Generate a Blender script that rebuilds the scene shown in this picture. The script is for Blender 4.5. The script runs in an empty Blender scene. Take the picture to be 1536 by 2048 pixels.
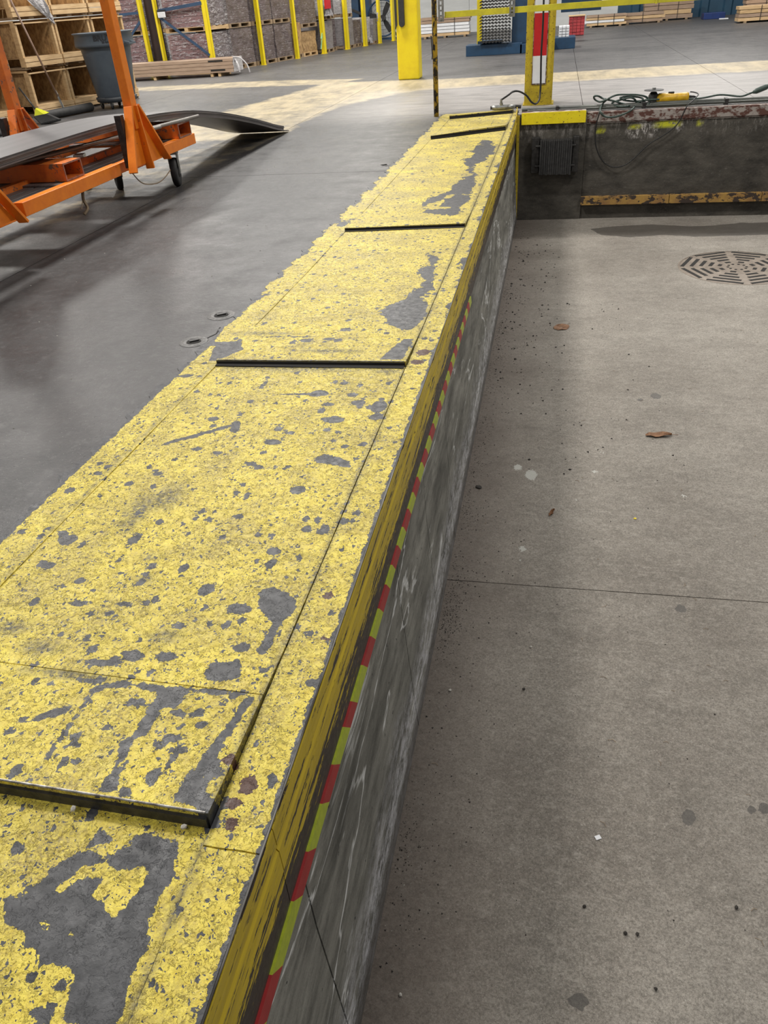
import bpy, bmesh, math, random
import numpy as np
from mathutils import Vector, Matrix
random.seed(7); RNG=np.random.default_rng(5)
sc=bpy.context.scene; COL=sc.collection; PI=math.pi

# ------------------------------------------------------------ camera, world, lights, exposure
cam=bpy.data.cameras.new('camera'); co=bpy.data.objects.new('camera',cam); COL.objects.link(co)
cam.sensor_fit='HORIZONTAL'; cam.sensor_width=36; cam.lens=36*1525/1536; cam.clip_start=.02; cam.clip_end=200
rt,dn,fw=Vector((.98,.189,-.064)),Vector((.054,-.559,-.827)),Vector((-.192,.807,-.558))
fw.normalize(); rt=(rt-fw*rt.dot(fw)).normalized(); up=rt.cross(fw)
co.matrix_world=Matrix(((rt.x,up.x,-fw.x,0),(rt.y,up.y,-fw.y,0),(rt.z,up.z,-fw.z,1.15),(0,0,0,1)))
sc.camera=co
w=bpy.data.worlds.new('world'); sc.world=w; w.use_nodes=True
w.node_tree.nodes['Background'].inputs[0].default_value=(.95,.97,1,1)
w.node_tree.nodes['Background'].inputs[1].default_value=.18
def lamp(x,y,z,sx,sy,e,col=(1,.965,.91),rot=(0,0,0)):
    l=bpy.data.lights.new('high_bay_lamp','AREA'); l.shape='RECTANGLE'; l.size=sx; l.size_y=sy; l.energy=e; l.color=col
    o=bpy.data.objects.new('high_bay_lamp',l); o.location=(x,y,z); o.rotation_euler=rot; COL.objects.link(o)
for x,y,e in ((-4.2,5.5,330),(-4.2,13,420),(-4.2,21,420),(-11,13,400),(-10.5,21.5,420),(3.6,14,380),(3.6,22,420),(3.8,5.5,200),(-9,4,200),(-1.5,-3.5,130)):
    lamp(x,y,6.6,1.3,.9,e)
sc.view_settings.view_transform='Standard'; sc.view_settings.look='None'; sc.view_settings.gamma=1
sc.view_settings.use_curve_mapping=False; sc.view_settings.exposure=.42

# ------------------------------------------------------------ node helpers
class NT:
    def __init__(s,name):
        s.m=bpy.data.materials.new(name); s.m.use_nodes=True; s.t=s.m.node_tree; s.b=s.t.nodes['Principled BSDF']; s._co=None
    def n(s,ty): return s.t.nodes.new(ty)
    def put(s,sock,v):
        if v is None: return
        if hasattr(v,'is_output'): s.t.links.new(v,sock)
        elif isinstance(v,(tuple,list)):
            sock.default_value=tuple(v)+((1,) if len(sock.default_value)==4 and len(v)==3 else ())
        else:
            try: sock.default_value=v
            except Exception: sock.default_value=(v,)*3
    @property
    def co(s):
        if s._co is None: s._co=s.n('ShaderNodeTexCoord').outputs['Object']
        return s._co
    def math(s,op,a,b=None,c=None,clamp=False):
        x=s.n('ShaderNodeMath'); x.operation=op; x.use_clamp=clamp
        for i,v in enumerate((a,b,c)): s.put(x.inputs[i],v)
        return x.outputs[0]
    def vscale(s,sc_,v=None):
        x=s.n('ShaderNodeMapping'); s.put(x.inputs[0],v or s.co); x.inputs['Scale'].default_value=sc_; return x.outputs[0]
    def noise(s,scale,detail=3,rough=.55,v=None,dist=0,col=False):
        x=s.n('ShaderNodeTexNoise'); s.put(x.inputs['Vector'],v or s.co); x.inputs['Scale'].default_value=scale
        x.inputs['Detail'].default_value=detail; x.inputs['Roughness'].default_value=rough; x.inputs['Distortion'].default_value=dist
        return x.outputs['Color' if col else 'Fac']
    def vor(s,scale,v=None,feat='F1'):
        x=s.n('ShaderNodeTexVoronoi'); x.feature=feat; s.put(x.inputs['Vector'],v or s.co); x.inputs['Scale'].default_value=scale
        if feat!='F1': return x.outputs['Distance']
        sp=s.n('ShaderNodeSeparateColor'); s.t.links.new(x.outputs['Color'],sp.inputs[0]); return x.outputs['Distance'],sp.outputs[0]
    def warp(s,scale,amp):
        a=s.n('ShaderNodeVectorMath'); a.operation='SUBTRACT'; s.put(a.inputs[0],s.noise(scale,2,col=True)); a.inputs[1].default_value=(.5,.5,.5)
        b=s.n('ShaderNodeVectorMath'); b.operation='MULTIPLY_ADD'; s.put(b.inputs[0],a.outputs[0]); b.inputs[1].default_value=(amp,)*3; s.put(b.inputs[2],s.co)
        return b.outputs[0]
    def step(s,x,lo,hi,a=0,b=1):
        m=s.n('ShaderNodeMapRange'); s.put(m.inputs[0],x); 
        for i,v in enumerate((lo,hi,a,b)): s.put(m.inputs[i+1],v)
        return m.outputs[0]
    def mix(s,f,a,b,ty='MIX'):
        m=s.n('ShaderNodeMix'); m.data_type='RGBA'; m.blend_type=ty; s.put(m.inputs[0],f); s.put(m.inputs[6],a); s.put(m.inputs[7],b); return m.outputs[2]
    def attr(s,name):
        a=s.n('ShaderNodeAttribute'); a.attribute_name=name; return a.outputs['Fac']
    def xyz(s,i):
        a=s.n('ShaderNodeSeparateXYZ'); s.put(a.inputs[0],s.co); return a.outputs[i]
    def bump(s,h,dist=.002,st=1.):
        b=s.n('ShaderNodeBump'); b.inputs['Distance'].default_value=dist; b.inputs['Strength'].default_value=st; s.put(b.inputs['Height'],h)
        s.t.links.new(b.outputs[0],s.b.inputs['Normal'])
    def fin(s,col,rough=.5,metal=0,spec=None):
        s.put(s.b.inputs['Base Color'],col); s.put(s.b.inputs['Roughness'],rough); s.put(s.b.inputs['Metallic'],metal)
        if spec is not None: s.put(s.b.inputs['Specular IOR Level'],spec)
        return s.m
def srgb(r,g,b):
    f=lambda c:(c/255/12.92 if c<10 else ((c/255+.055)/1.055)**2.4); return (f(r),f(g),f(b))
def simple(name,c1,c2=None,rough=.5,metal=0,scale=6,stretch=(1,1,1),bump=0,contrast=(.35,.65),bscale=None):
    t=NT(name); c2=c2 or tuple(x*.7 for x in c1)
    v=t.vscale(stretch); f=t.step(t.noise(scale,4,.6,v=v),*contrast)
    if bump: t.bump(t.noise(bscale or scale*4,3,v=v),bump)
    return t.fin(t.mix(f,c1,c2),rough,metal)
def chipped(name,paint,under,amount=.6,scale=18,rough=.45,dirty=None,stretch=(1,1,1)):
    t=NT(name); v=t.vscale(stretch); n=t.noise(scale,5,.7,v=v); k=t.step(n,amount-.01,amount+.01)
    p=t.mix(t.step(t.noise(scale*.4,4,.7),.4,.7),paint,dirty or tuple(x*.7 for x in paint))
    t.bump(t.math('SUBTRACT',t.math('MULTIPLY',t.noise(scale*6,2),.3),k),.0012); return t.fin(t.mix(k,p,under),rough,0)

# ------------------------------------------------------------ materials
def mat_strip():
    t=NT('worn_yellow_floor_paint'); wv=t.warp(75,.026)
    def chips(scale,thr,k,v,st=(1,1,1)):
        d,r=t.vor(scale,t.vscale(st,v)); return t.math('GREATER_THAN',t.math('MULTIPLY',t.math('SUBTRACT',r,thr),k),d)
    patch=t.step(t.noise(3.2,3,.6),.3,.62)
    c1=chips(30,.54,.85,wv,(1,.8,1)); c2=chips(75,.52,.85,wv,(1.2,.8,1)); c3=chips(12,.92,2.6,wv); c4=chips(150,.52,.9,wv)
    c=t.math('MAXIMUM',t.math('MAXIMUM',c1,c3),t.math('MULTIPLY',t.math('MAXIMUM',c2,c4),t.math('GREATER_THAN',patch,.12)))
    ww=t.math('ADD',t.attr('wear'),t.math('ADD',t.math('ADD',t.math('MULTIPLY',t.math('SUBTRACT',t.noise(26,3,.6),.5),.026),t.math('MULTIPLY',t.math('SUBTRACT',t.noise(95,4,.7),.5),.020)),t.math('MULTIPLY',t.math('MULTIPLY',t.math('SUBTRACT',t.noise(7,5,.7,v=t.vscale((1,.6,1))),.52),.32),t.step(t.xyz(1),2.6,3.6))))
    bare=t.math('MAXIMUM',c,t.math('GREATER_THAN',ww,0))
    edge=t.math('MULTIPLY',t.step(ww,-.007,0),1)
    ridge=t.math('ABSOLUTE',t.math('SUBTRACT',t.noise(34,5,.65,v=wv,dist=1.2),.5)); crack=t.step(ridge,.004,.016,1,0)
    ridge2=t.math('ABSOLUTE',t.math('SUBTRACT',t.noise(85,3,.6,dist=1.5),.48)); crack2=t.step(ridge2,.006,.03,1,0)
    brt=t.mix(t.step(t.noise(55,4,.7),.35,.7),(.90,.74,.10),(.66,.50,.04))
    drt=t.mix(t.step(t.noise(90,3,.7),.35,.65),(.36,.27,.07),(.16,.125,.055))
    dm=t.math('MAXIMUM',t.math('MULTIPLY',t.step(t.noise(5.5,6,.75),.42,.62),t.step(t.noise(150,4,.75),.36,.58)),t.math('MULTIPLY',t.step(t.noise(190,4,.8),.52,.68),.5))
    y=t.mix(t.math('MULTIPLY',dm,.85),brt,drt)
    y=t.mix(t.math('MULTIPLY',crack,.55),y,(.12,.085,.03)); y=t.mix(t.math('MULTIPLY',crack2,.3),y,(.2,.14,.03))
    y=t.mix(t.math('MULTIPLY',t.step(t.xyz(1),2.0,6.0,0,.6),t.step(t.noise(2.2,6,.75,v=t.vscale((1,2,1))),.35,.62)),y,(.33,.27,.11))
    sm=t.math('MULTIPLY',t.attr('smudge'),t.step(t.noise(60,5,.75),.3,.6)); y=t.mix(sm,y,(.07,.065,.055))
    g=t.mix(t.step(t.noise(30,5,.7),.3,.7),(.024,.025,.028),(.085,.085,.09))
    colr=t.mix(bare,y,g)
    rs=t.math('GREATER_THAN',t.math('ADD',t.attr('rust'),t.math('MULTIPLY',t.math('SUBTRACT',t.noise(60,4,.7),.5),.03)),0)
    colr=t.mix(rs,colr,t.mix(t.noise(90,3),(.05,.02,.014),(.13,.06,.04)))
    h=t.math('SUBTRACT',t.math('MULTIPLY',t.math('ADD',t.math('ADD',t.math('MULTIPLY',t.noise(45,4,.6),.7),t.math('MULTIPLY',t.noise(230,4,.7),.35)),t.math('MULTIPLY',crack,-.25)),t.math('SUBTRACT',1.25,t.math('MULTIPLY',bare,.8))),t.math('MULTIPLY',bare,.5))
    t.bump(h,.0022,.9)
    return t.fin(colr,t.step(t.noise(40,4),.3,.7,.36,.6),0,.5)
STRIP=mat_strip()
def mat_floor(name,lo,hi,rl=.28,rh=.55,tone=None):
    t=NT(name); b=t.mix(t.step(t.noise(.9,6,.65),.33,.68),lo,hi)
    b=t.mix(t.math('MULTIPLY',t.step(t.noise(2.2,6,.75,v=t.vscale((3,.5,1))),.45,.75),.35),b,tuple(x*.55 for x in lo))
    b=t.mix(t.math('MULTIPLY',t.step(t.noise(160,3,.7),.3,.75),.3),b,tuple(x*.5 for x in lo))
    b=t.mix(t.math('MULTIPLY',t.step(t.noise(22,6,.8),.52,.66),.45),b,tuple(x*1.9 for x in hi))
    pit_=t.step(t.noise(45,4,.7,v=t.vscale((1,1.4,1))),.655,.69)
    b=t.mix(t.math('MULTIPLY',pit_,.75),b,tuple(x*.35 for x in lo))
    b=t.mix(t.step(t.noise(220,1,.5),.74,.78),b,(.45,.44,.42))
    pw=t.math('ADD',t.attr('paint'),t.math('MULTIPLY',t.math('SUBTRACT',t.noise(2.6,6,.75),.5),.45))
    pm=t.math('MULTIPLY',t.step(pw,0,.12),t.step(t.noise(1.6,6,.8,v=t.vscale((2.5,.6,1))),.3,.6,.35,.92))
    b=t.mix(pm,b,(.44,.36,.22))
    b=t.mix(t.math('MULTIPLY',t.attr('dust'),t.step(t.noise(3,5,.7,v=t.vscale((.5,3,1))),.3,.6,.5,1)),b,(.47,.44,.42))
    t.bump(t.math('SUBTRACT',t.math('ADD',t.noise(60,5,.7),t.math('MULTIPLY',t.noise(12,4,.6),1.2)),t.math('MULTIPLY',pit_,.6)),.0016)
    return t.fin(b,t.step(t.noise(3.5,6,.75),.3,.7,rl,rh),0,.5)
FLOOR=mat_floor('smooth_grey_warehouse_concrete',(.036,.035,.036),(.068,.065,.065),.34,.60)
def mat_pit():
    t=NT('rough_pit_concrete'); b=t.mix(t.step(t.noise(1.1,6,.6),.35,.66),(.27,.24,.205),(.42,.385,.335))
    b=t.mix(t.math('MULTIPLY',t.step(t.noise(5,6,.7,v=t.vscale((1,2,1))),.45,.7),.35),b,(.11,.10,.085))
    b=t.mix(t.math('MULTIPLY',t.step(t.noise(150,5,.85),.40,.60),.7),b,(.075,.066,.055))
    b=t.mix(t.math('MULTIPLY',t.step(t.noise(230,3,.75),.60,.70),.7),b,(.60,.56,.50))
    b=t.mix(t.math('MULTIPLY',t.step(t.noise(28,7,.85,v=t.vscale((1,1.5,1))),.5,.66),.45),b,(.50,.465,.41))
    b=t.mix(t.math('MULTIPLY',t.step(t.noise(60,6,.85),.54,.66),.4),b,(.10,.09,.075))
    wall_shade_dirt=t.math('MULTIPLY',t.step(t.math('ADD',t.xyz(0),t.math('MULTIPLY',t.noise(3,5,.7),.35)),-.22,.25,1,0),.8)  # dirt band also carries the side wall's shade in the floor colour
    b=t.mix(wall_shade_dirt,b,t.mix(t.step(t.noise(60,5,.75),.35,.65),(.075,.058,.047),(.15,.12,.10)))
    st=t.math('GREATER_THAN',t.math('ADD',t.attr('stain'),t.math('MULTIPLY',t.math('SUBTRACT',t.noise(12,3),.5),.05)),0)
    b=t.mix(t.math('MULTIPLY',st,.7),b,(.055,.05,.045))
    sp=t.math('GREATER_THAN',t.math('ADD',t.attr('spot'),t.math('MULTIPLY',t.math('SUBTRACT',t.noise(90,3),.5),.04)),0)
    b=t.mix(t.math('MULTIPLY',sp,.8),b,(.52,.52,.48))
    t.bump(t.noise(240,4,.75),.0016); return t.fin(b,t.step(st,0,1,.75,.45),0,.35)
PIT=mat_pit()
def mat_pitwall():
    t=NT('formed_concrete_with_efflorescence'); v=t.vscale((1,.5,2.2))
    b=t.mix(t.step(t.noise(2.4,6,.65,v=v),.33,.68),(.09,.088,.076),(.34,.33,.29))
    b=t.mix(t.math('MULTIPLY',t.step(t.noise(9,6,.8,v=v),.46,.66),.7),b,(.05,.05,.043))
    r=t.math('ABSOLUTE',t.math('SUBTRACT',t.noise(1.5,5,.55,v=t.vscale((1,.55,2.4)),dist=.6),.5)); 
    b=t.mix(t.math('MULTIPLY',t.step(r,0,.012,1,0),t.step(t.noise(2,2),.40,.5)),b,(.7,.7,.68))
    wn=t.math('ADD',t.xyz(2),t.math('MULTIPLY',t.noise(3,6,.7,v=t.vscale((1,1,1))),.38))
    wb=t.math('MULTIPLY',t.step(wn,-.76,-.58,1,0),t.step(t.noise(38,5,.8,v=t.vscale((1,.35,1))),.42,.62))
    b=t.mix(t.math('MULTIPLY',wb,.85),b,(.62,.61,.63))
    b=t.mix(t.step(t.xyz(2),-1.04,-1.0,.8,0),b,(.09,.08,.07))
    b=t.mix(t.step(t.noise(70,2,v=t.vscale((1,.6,.6))),.72,.75),b,(.03,.03,.03))
    t.bump(t.math('ADD',t.noise(30,5,.7),t.math('MULTIPLY',t.noise(200,3),.4)),.0018); return t.fin(b,.7,0,.35)
PWALL=mat_pitwall()
def mat_endwall():
    t=NT('grimy_end_wall_concrete'); v=t.vscale((1,1,2))
    b=t.mix(t.step(t.noise(3,6,.7,v=v),.3,.7),(.030,.027,.023),(.12,.108,.09))
    z=t.xyz(2); m=t.math('MULTIPLY',t.step(t.math('ADD',z,t.math('MULTIPLY',t.noise(4,5,.7),.3)),-.12,.1),t.step(t.noise(12,6,.8,v=t.vscale((2,1,.6))),.5,.62))
    b=t.mix(t.math('MULTIPLY',m,.8),b,(.42,.39,.36))
    b=t.mix(t.math('MULTIPLY',t.step(t.noise(20,6,.8,v=v),.60,.68),.5),b,(.24,.22,.2))
    b=t.mix(t.math('MULTIPLY',t.attr('white'),t.step(t.noise(26,6,.85,v=t.vscale((1.6,1,.8))),.50,.58)),b,(.50,.47,.44))
    b=t.mix(t.math('MULTIPLY',t.attr('paint'),t.step(t.noise(25,5,.8),.38,.46)),b,(.55,.55,.03))
    t.bump(t.noise(35,6,.75),.006); return t.fin(b,.75,0,.3)
EWALL=mat_endwall()
def mat_nosing():
    t=NT('scuffed_yellow_steel_nosing'); v=t.vscale((1,.07,1)); n=t.noise(80,5,.7,v=v,dist=.2); n2=t.noise(120,4,.7,v=t.vscale((1,.25,1)))
    z=t.xyz(2); bias=t.step(z,-.245,-.11,.25,-.035)
    band=t.math('MULTIPLY',t.math('SINE',t.math('MULTIPLY',z,130)),.03)
    k=t.math('GREATER_THAN',t.math('ADD',t.math('ADD',t.math('ADD',t.math('MULTIPLY',n,.75),t.math('MULTIPLY',n2,.25)),bias),band),.535)
    y=t.mix(t.step(t.noise(30,5,.7,v=v),.3,.7),(.66,.48,.02),(.42,.30,.025))
    d=t.mix(t.noise(80,4),(.028,.021,.016),(.06,.046,.036)); t.bump(t.math('MULTIPLY',k,-1),.0006)
    return t.fin(t.mix(k,y,d),t.step(t.noise(60,3),.3,.7,.35,.6),0,.4)
NOSE=mat_nosing()
STEELDK=simple('dark_bare_steel',(.05,.047,.045),(.02,.019,.018),.45,.3,30,bump=.001)
STEELBR=simple('rubbed_bright_steel',(.5,.49,.47),(.16,.14,.12),.35,.7,50,(1,.2,1))
VOID=simple('black_gap_shade',(.012,.011,.01),(.02,.018,.016),.9)  # flat black for gaps, slots and hollows; their shade is in the colour
YEL=chipped('yellow_enamel',(.78,.62,.01),(.2,.16,.02),.72,14,.4,(.70,.52,.01))
YELOLD=chipped('old_yellow_enamel',(.56,.42,.02),(.05,.035,.02),.62,45,.5,(.42,.30,.02))
YELPIPE=chipped('chipped_yellow_pipe',(.55,.36,.03),(.022,.017,.015),.50,22,.5,(.4,.25,.03),(1,1,.5))
YELRAIL=chipped('yellow_rail_paint',(.62,.55,.03),(.2,.2,.03),.70,20,.45,(.45,.40,.03))
YELANG=chipped('bright_yellow_angle_paint',(.85,.70,.01),(.13,.09,.02),.64,40,.45,(.75,.58,.01))
RUSTY=chipped('rusty_yellow_angle',(.42,.25,.06),(.045,.03,.022),.52,14,.7,(.25,.13,.05),(.6,1,1))
RUSTED=simple('rusted_steel_lip',(.10,.04,.028),(.33,.29,.26),.75,0,24,(.6,1,1),.003,(.46,.56))
ORANGE=chipped('orange_enamel',(.90,.24,.012),(.07,.035,.025),.70,26,.42,(.78,.18,.01))
ORANGEW=chipped('worn_orange_enamel',(.72,.18,.02),(.16,.10,.07),.60,20,.5,(.5,.11,.02))
BARETUBE=simple('rusty_pink_bare_steel',(.42,.20,.15),(.22,.10,.07),.5,.1,30)
RUBBER=simple('black_rubber',(.016,.016,.017),(.028,.027,.026),.65,0,20)
BUMPER=simple('laminated_bumper_rubber',(.035,.034,.033),(.018,.017,.017),.75,0,30,bump=.002)
ZINC=simple('zinc_plated_steel',(.42,.42,.40),(.2,.2,.19),.35,.7,20)
GREYTRIM=simple('grey_tread_strip',(.17,.155,.15),(.10,.09,.085),.45,.0,12,(4,.3,1))
SHEET=simple('stacked_grey_sheet_edges',(.16,.14,.14),(.09,.078,.078),.4,0,8,(6,.15,1))
SHEETTOP=simple('grey_sheet_face',(.09,.083,.085),(.06,.056,.057),.48,0,3,(6,.2,1))
ROD=simple('galvanised_rod',(.28,.26,.23),(.13,.11,.10),.4,.4,10,(1,.2,1))
CAN=simple('grey_blue_plastic',(.085,.105,.125),(.07,.085,.105),.42,0,8)
CANDK=simple('dark_plastic_base',(.03,.035,.042),(.022,.026,.03),.5)
INK=simple('black_ink',(.012,.012,.014),(.012,.012,.014),.6)
WOOD=simple('pale_pine_lumber',(.60,.42,.22),(.42,.27,.13),.65,0,3,(1.5,1.5,9),.001,(.3,.7))
WOODH=simple('pale_pine_board',(.66,.47,.26),(.46,.30,.15),.65,0,5,(1,1,12),.001,(.3,.7))
WOODDK=simple('weathered_lumber',(.34,.24,.14),(.20,.14,.085),.7,0,5,(1.5,1.5,6),.001,(.3,.7))
OSB=simple('oriented_strand_board',(.42,.27,.12),(.24,.14,.06),.7,0,22,(1,1,.7),.001,(.4,.62))
MDF=simple('brown_cladding_board',(.38,.27,.19),(.30,.205,.14),.6,0,4,(1,6,6))
BRICKM=simple('mauve_brick',(.22,.11,.11),(.16,.085,.09),.75,0,9,bump=.002)
LOADM=NT('wrapped_brick_pack')
_v=LOADM.vscale((1,1,7)); LOADM.bump(LOADM.math('ADD',LOADM.noise(5,5,.7,v=_v,dist=1),LOADM.noise(16,4,.7,v=LOADM.vscale((3,3,2)))),.02)
_c=LOADM.mix(LOADM.step(LOADM.noise(4,4,.6,v=LOADM.vscale((1,1,3))),.35,.65),(.085,.06,.06),(.16,.125,.125))
LOADM=LOADM.fin(LOADM.mix(LOADM.step(LOADM.noise(14,6,.75,v=LOADM.vscale((.6,.6,5)),dist=1),.57,.66),_c,(.70,.68,.70)),.2,0,.6)  # pale streaks put the film's highlights into the load colour
WRAPW=simple('white_stretch_wrap',(.62,.60,.60),(.38,.36,.37),.3,0,7,(1,1,3),.02)
WRAPG=simple('grey_stretch_wrap',(.30,.275,.28),(.2,.18,.18),.25,0,7,(1,1,5),.02)
BLUEST=simple('blue_rack_steel',(.03,.07,.14),(.022,.05,.10),.5)
BLUEMC=simple('navy_machine_steel',(.012,.05,.11),(.01,.035,.075),.45)
WHITEP=simple('white_wall_panel',(.62,.63,.62),(.54,.55,.54),.6,0,1.2,(1,1,5))
BLUEP=simple('blue_wall_panel',(.02,.07,.12),(.015,.05,.09),.55,0,2)
WHITE=simple('white_print',(.75,.76,.78),(.68,.69,.7),.5)
REDREF=simple('red_reflective',(.55,.015,.02),(.45,.01,.015),.4)
REDBK=simple('red_bricks',(.36,.035,.04),(.28,.03,.035),.6,0,10)
DARKPIPE=simple('dark_greenish_conduit',(.075,.08,.065),(.03,.032,.028),.45,.1,14,(.3,1,1))
CABLEG=simple('green_black_cable',(.055,.085,.072),(.03,.05,.04),.45,0,30)
CABLEK=simple('black_cable',(.014,.014,.014),None,.45)
DEWY=simple('yellow_tool_plastic',(.72,.43,.01),(.5,.28,.01),.4,0,30)
CHEV=simple('dark_corrugated_steel',(.06,.057,.055),(.025,.024,.023),.45,.4,20)
TAPER=simple('red_tape',(.42,.025,.025),(.34,.02,.02),.45,0,20)
TAPEL=simple('lime_tape',(.48,.55,.03),(.38,.45,.03),.4,0,60)
LEAF=simple('dry_leaf',(.30,.15,.07),(.17,.08,.035),.7,0,60,bump=.002)
GRIT=simple('dark_grit',(.045,.038,.032),(.02,.018,.016),.85,0,40)
CHALK=simple('pale_chips',(.55,.53,.48),(.4,.37,.33),.8,0,40)
IRON=simple('brown_cast_iron',(.27,.225,.18),(.18,.145,.115),.6,.1,18,bump=.002)
LIMEB=simple('lime_broom_plastic',(.60,.62,.02),(.5,.5,.02),.5)
HANDLE=simple('brown_broom_handle',(.20,.12,.08),(.14,.08,.05),.5)
def film():
    t=NT('clear_stretch_film'); f=t.step(t.noise(5,5,.7,v=t.vscale((1,1,6)),dist=1.5),.50,.64,.06,.75)  # white streak mask paints highlights onto the film
    t.bump(t.noise(9,4,.7,v=t.vscale((1,1,5))),.03)
    t.fin((.7,.66,.68),.12,0,.8); tr=t.n('ShaderNodeBsdfTransparent'); mx=t.n('ShaderNodeMixShader'); t.put(mx.inputs[0],f)
    t.t.links.new(tr.outputs[0],mx.inputs[1]); t.t.links.new(t.b.outputs[0],mx.inputs[2])
    t.t.links.new(mx.outputs[0],t.t.nodes['Material Output'].inputs[0]); return t.m
FILM=film()

# ------------------------------------------------------------ object helpers
def tag(o,label=None,cat=None,group=None,kind=None):
    if label: o['label']=label
    if cat: o['category']=cat
    if group: o['group']=group
    if kind: o['kind']=kind
    return o
def thing(name,label,cat,loc=(0,0,0),rz=0,group=None):
    o=bpy.data.objects.new(name,None); COL.objects.link(o); o.location=loc; o.rotation_euler=(0,0,rz); o.empty_display_size=.1
    return tag(o,label,cat,group)
def shell(name,loc=(0,0,0)):
    o=bpy.data.objects.new(name,None); COL.objects.link(o); o.location=loc; return tag(o,kind='structure')
class MB:
    def __init__(s): s.v=[]; s.f=[]
    def add(s,vs,fs):
        b=len(s.v); s.v+=[tuple(v) for v in vs]; s.f+=[tuple(b+i for i in f) for f in fs]; return s
    def box(s,x0,x1,y0,y1,z0,z1,M=None):
        vs=[Vector((x,y,z)) for z in (z0,z1) for y in (y0,y1) for x in (x0,x1)]
        if M: vs=[M@v for v in vs]
        return s.add(vs,[(0,2,3,1),(4,5,7,6),(0,1,5,4),(1,3,7,5),(3,2,6,7),(2,0,4,6)])
    def bar(s,p,q,w,h,up=(0,0,1)):
        p=Vector(p);q=Vector(q);d=(q-p).normalized();a=d.cross(Vector(up)).normalized();b=a.cross(d)
        vs=[c+a*i*w/2+b*j*h/2 for c in (p,q) for j in (-1,1) for i in (-1,1)]
        return s.add(vs,[(0,1,3,2),(4,6,7,5),(0,4,5,1),(1,5,7,3),(3,7,6,2),(2,6,4,0)])
    def tube(s,pts,r,n=8,cap=True):
        pts=[Vector(p) for p in pts]; R=r if isinstance(r,(list,tuple)) else [r]*len(pts)
        d=(pts[1]-pts[0]).normalized(); a=d.orthogonal().normalized(); b0=len(s.v)
        for i,p in enumerate(pts):
            d=((pts[min(i+1,len(pts)-1)]-pts[max(i-1,0)])).normalized(); a=(a-d*a.dot(d)).normalized(); b=d.cross(a)
            s.v+=[tuple(p+(a*math.cos(2*PI*k/n)+b*math.sin(2*PI*k/n))*R[i]) for k in range(n)]
        for i in range(len(pts)-1):
            for k in range(n):
                k2=(k+1)%n; s.f.append((b0+i*n+k,b0+i*n+k2,b0+(i+1)*n+k2,b0+(i+1)*n+k))
        if cap: s.f.append(tuple(b0+k for k in range(n))[::-1]); s.f.append(tuple(b0+(len(pts)-1)*n+k for k in range(n)))
        return s
    def prism(s,poly,y0,y1,axis='y'):
        m={'y':lambda a,b,c:(a,c,b),'z':lambda a,b,c:(a,b,c),'x':lambda a,b,c:(c,a,b)}[axis]; n=len(poly)
        return s.add([m(a,b,c) for c in (y0,y1) for a,b in poly],[tuple(range(n)),tuple(range(n,2*n))[::-1]]+[(i,(i+1)%n,n+(i+1)%n,n+i)[::-1] for i in range(n)])
    def lathe(s,prof,c=(0,0,0),n=24):
        b0=len(s.v); c=Vector(c)
        for r,z in prof: s.v+=[(c.x+r*math.cos(2*PI*k/n),c.y+r*math.sin(2*PI*k/n),c.z+z) for k in range(n)]
        for i in range(len(prof)-1):
            for k in range(n): k2=(k+1)%n; s.f.append((b0+i*n+k,b0+i*n+k2,b0+(i+1)*n+k2,b0+(i+1)*n+k))
        return s
    def mesh(s,name,mat,smooth=False):
        me=bpy.data.meshes.new(name); me.from_pydata(s.v,[],s.f); bm=bmesh.new(); bm.from_mesh(me); bmesh.ops.recalc_face_normals(bm,faces=bm.faces); bm.to_mesh(me); bm.free()
        me.materials.append(mat)
        if smooth: me.polygons.foreach_set('use_smooth',[True]*len(me.polygons))
        me.update(); return me
    def build(s,name,mat,parent=None,smooth=False,bevel=0,world=True):
        """vertices in world coordinates unless world=False"""
        o=bpy.data.objects.new(name,s.mesh(name,mat,smooth)); COL.objects.link(o)
        if parent:
            o.parent=parent
            if world:
                q=parent; off=Vector((0,0,0))
                while q: off+=q.location; q=q.parent
                o.location=-off
        if bevel:
            b=o.modifiers.new('bevel','BEVEL'); b.width=bevel; b.segments=2; b.limit_method='ANGLE'
        return o
def inst(name,mesh,parent,loc,rot=(0,0,0),scale=(1,1,1)):
    o=bpy.data.objects.new(name,mesh); COL.objects.link(o); o.parent=parent; o.location=loc; o.rotation_euler=rot; o.scale=scale; return o
def dup(o,parent=None,loc=None,rz=None,label=None,first=True):
    c=o.copy(); COL.objects.link(c)
    if not first: c.parent=parent
    if loc is not None: c.location=loc
    if rz is not None: c.rotation_euler=(0,0,rz)
    if label: c['label']=label
    for ch in o.children: dup(ch,c,first=False)
    return c
def sdf(P,poly):
    """signed distance, positive inside"""
    Q=np.array(poly); n=len(Q); d=np.full(len(P),1e9); ins=np.zeros(len(P),bool)
    for i in range(n):
        a=Q[i]; b=Q[(i+1)%n]; e=b-a; w_=P-a; t=np.clip((w_@e)/max(e@e,1e-12),0,1); d=np.minimum(d,np.hypot(*(w_-t[:,None]*e).T))
        c=((a[1]>P[:,1])!=(b[1]>P[:,1]))
        with np.errstate(divide='ignore',invalid='ignore'): xx=(b[0]-a[0])*(P[:,1]-a[1])/(b[1]-a[1])+a[0]
        ins^=c&(P[:,0]<xx)
    return np.where(ins,d,-d)
def capsule(P,a,b,r):
    a=np.array(a);b=np.array(b);e=b-a;t=np.clip(((P-a)@e)/(e@e),0,1); return r-np.hypot(*(P-a-t[:,None]*e).T)
def ell(P,x,y,rx,ry):
    q=np.hypot((P[:,0]-x)/rx,(P[:,1]-y)/ry); return (1-q)*min(rx,ry)
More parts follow.
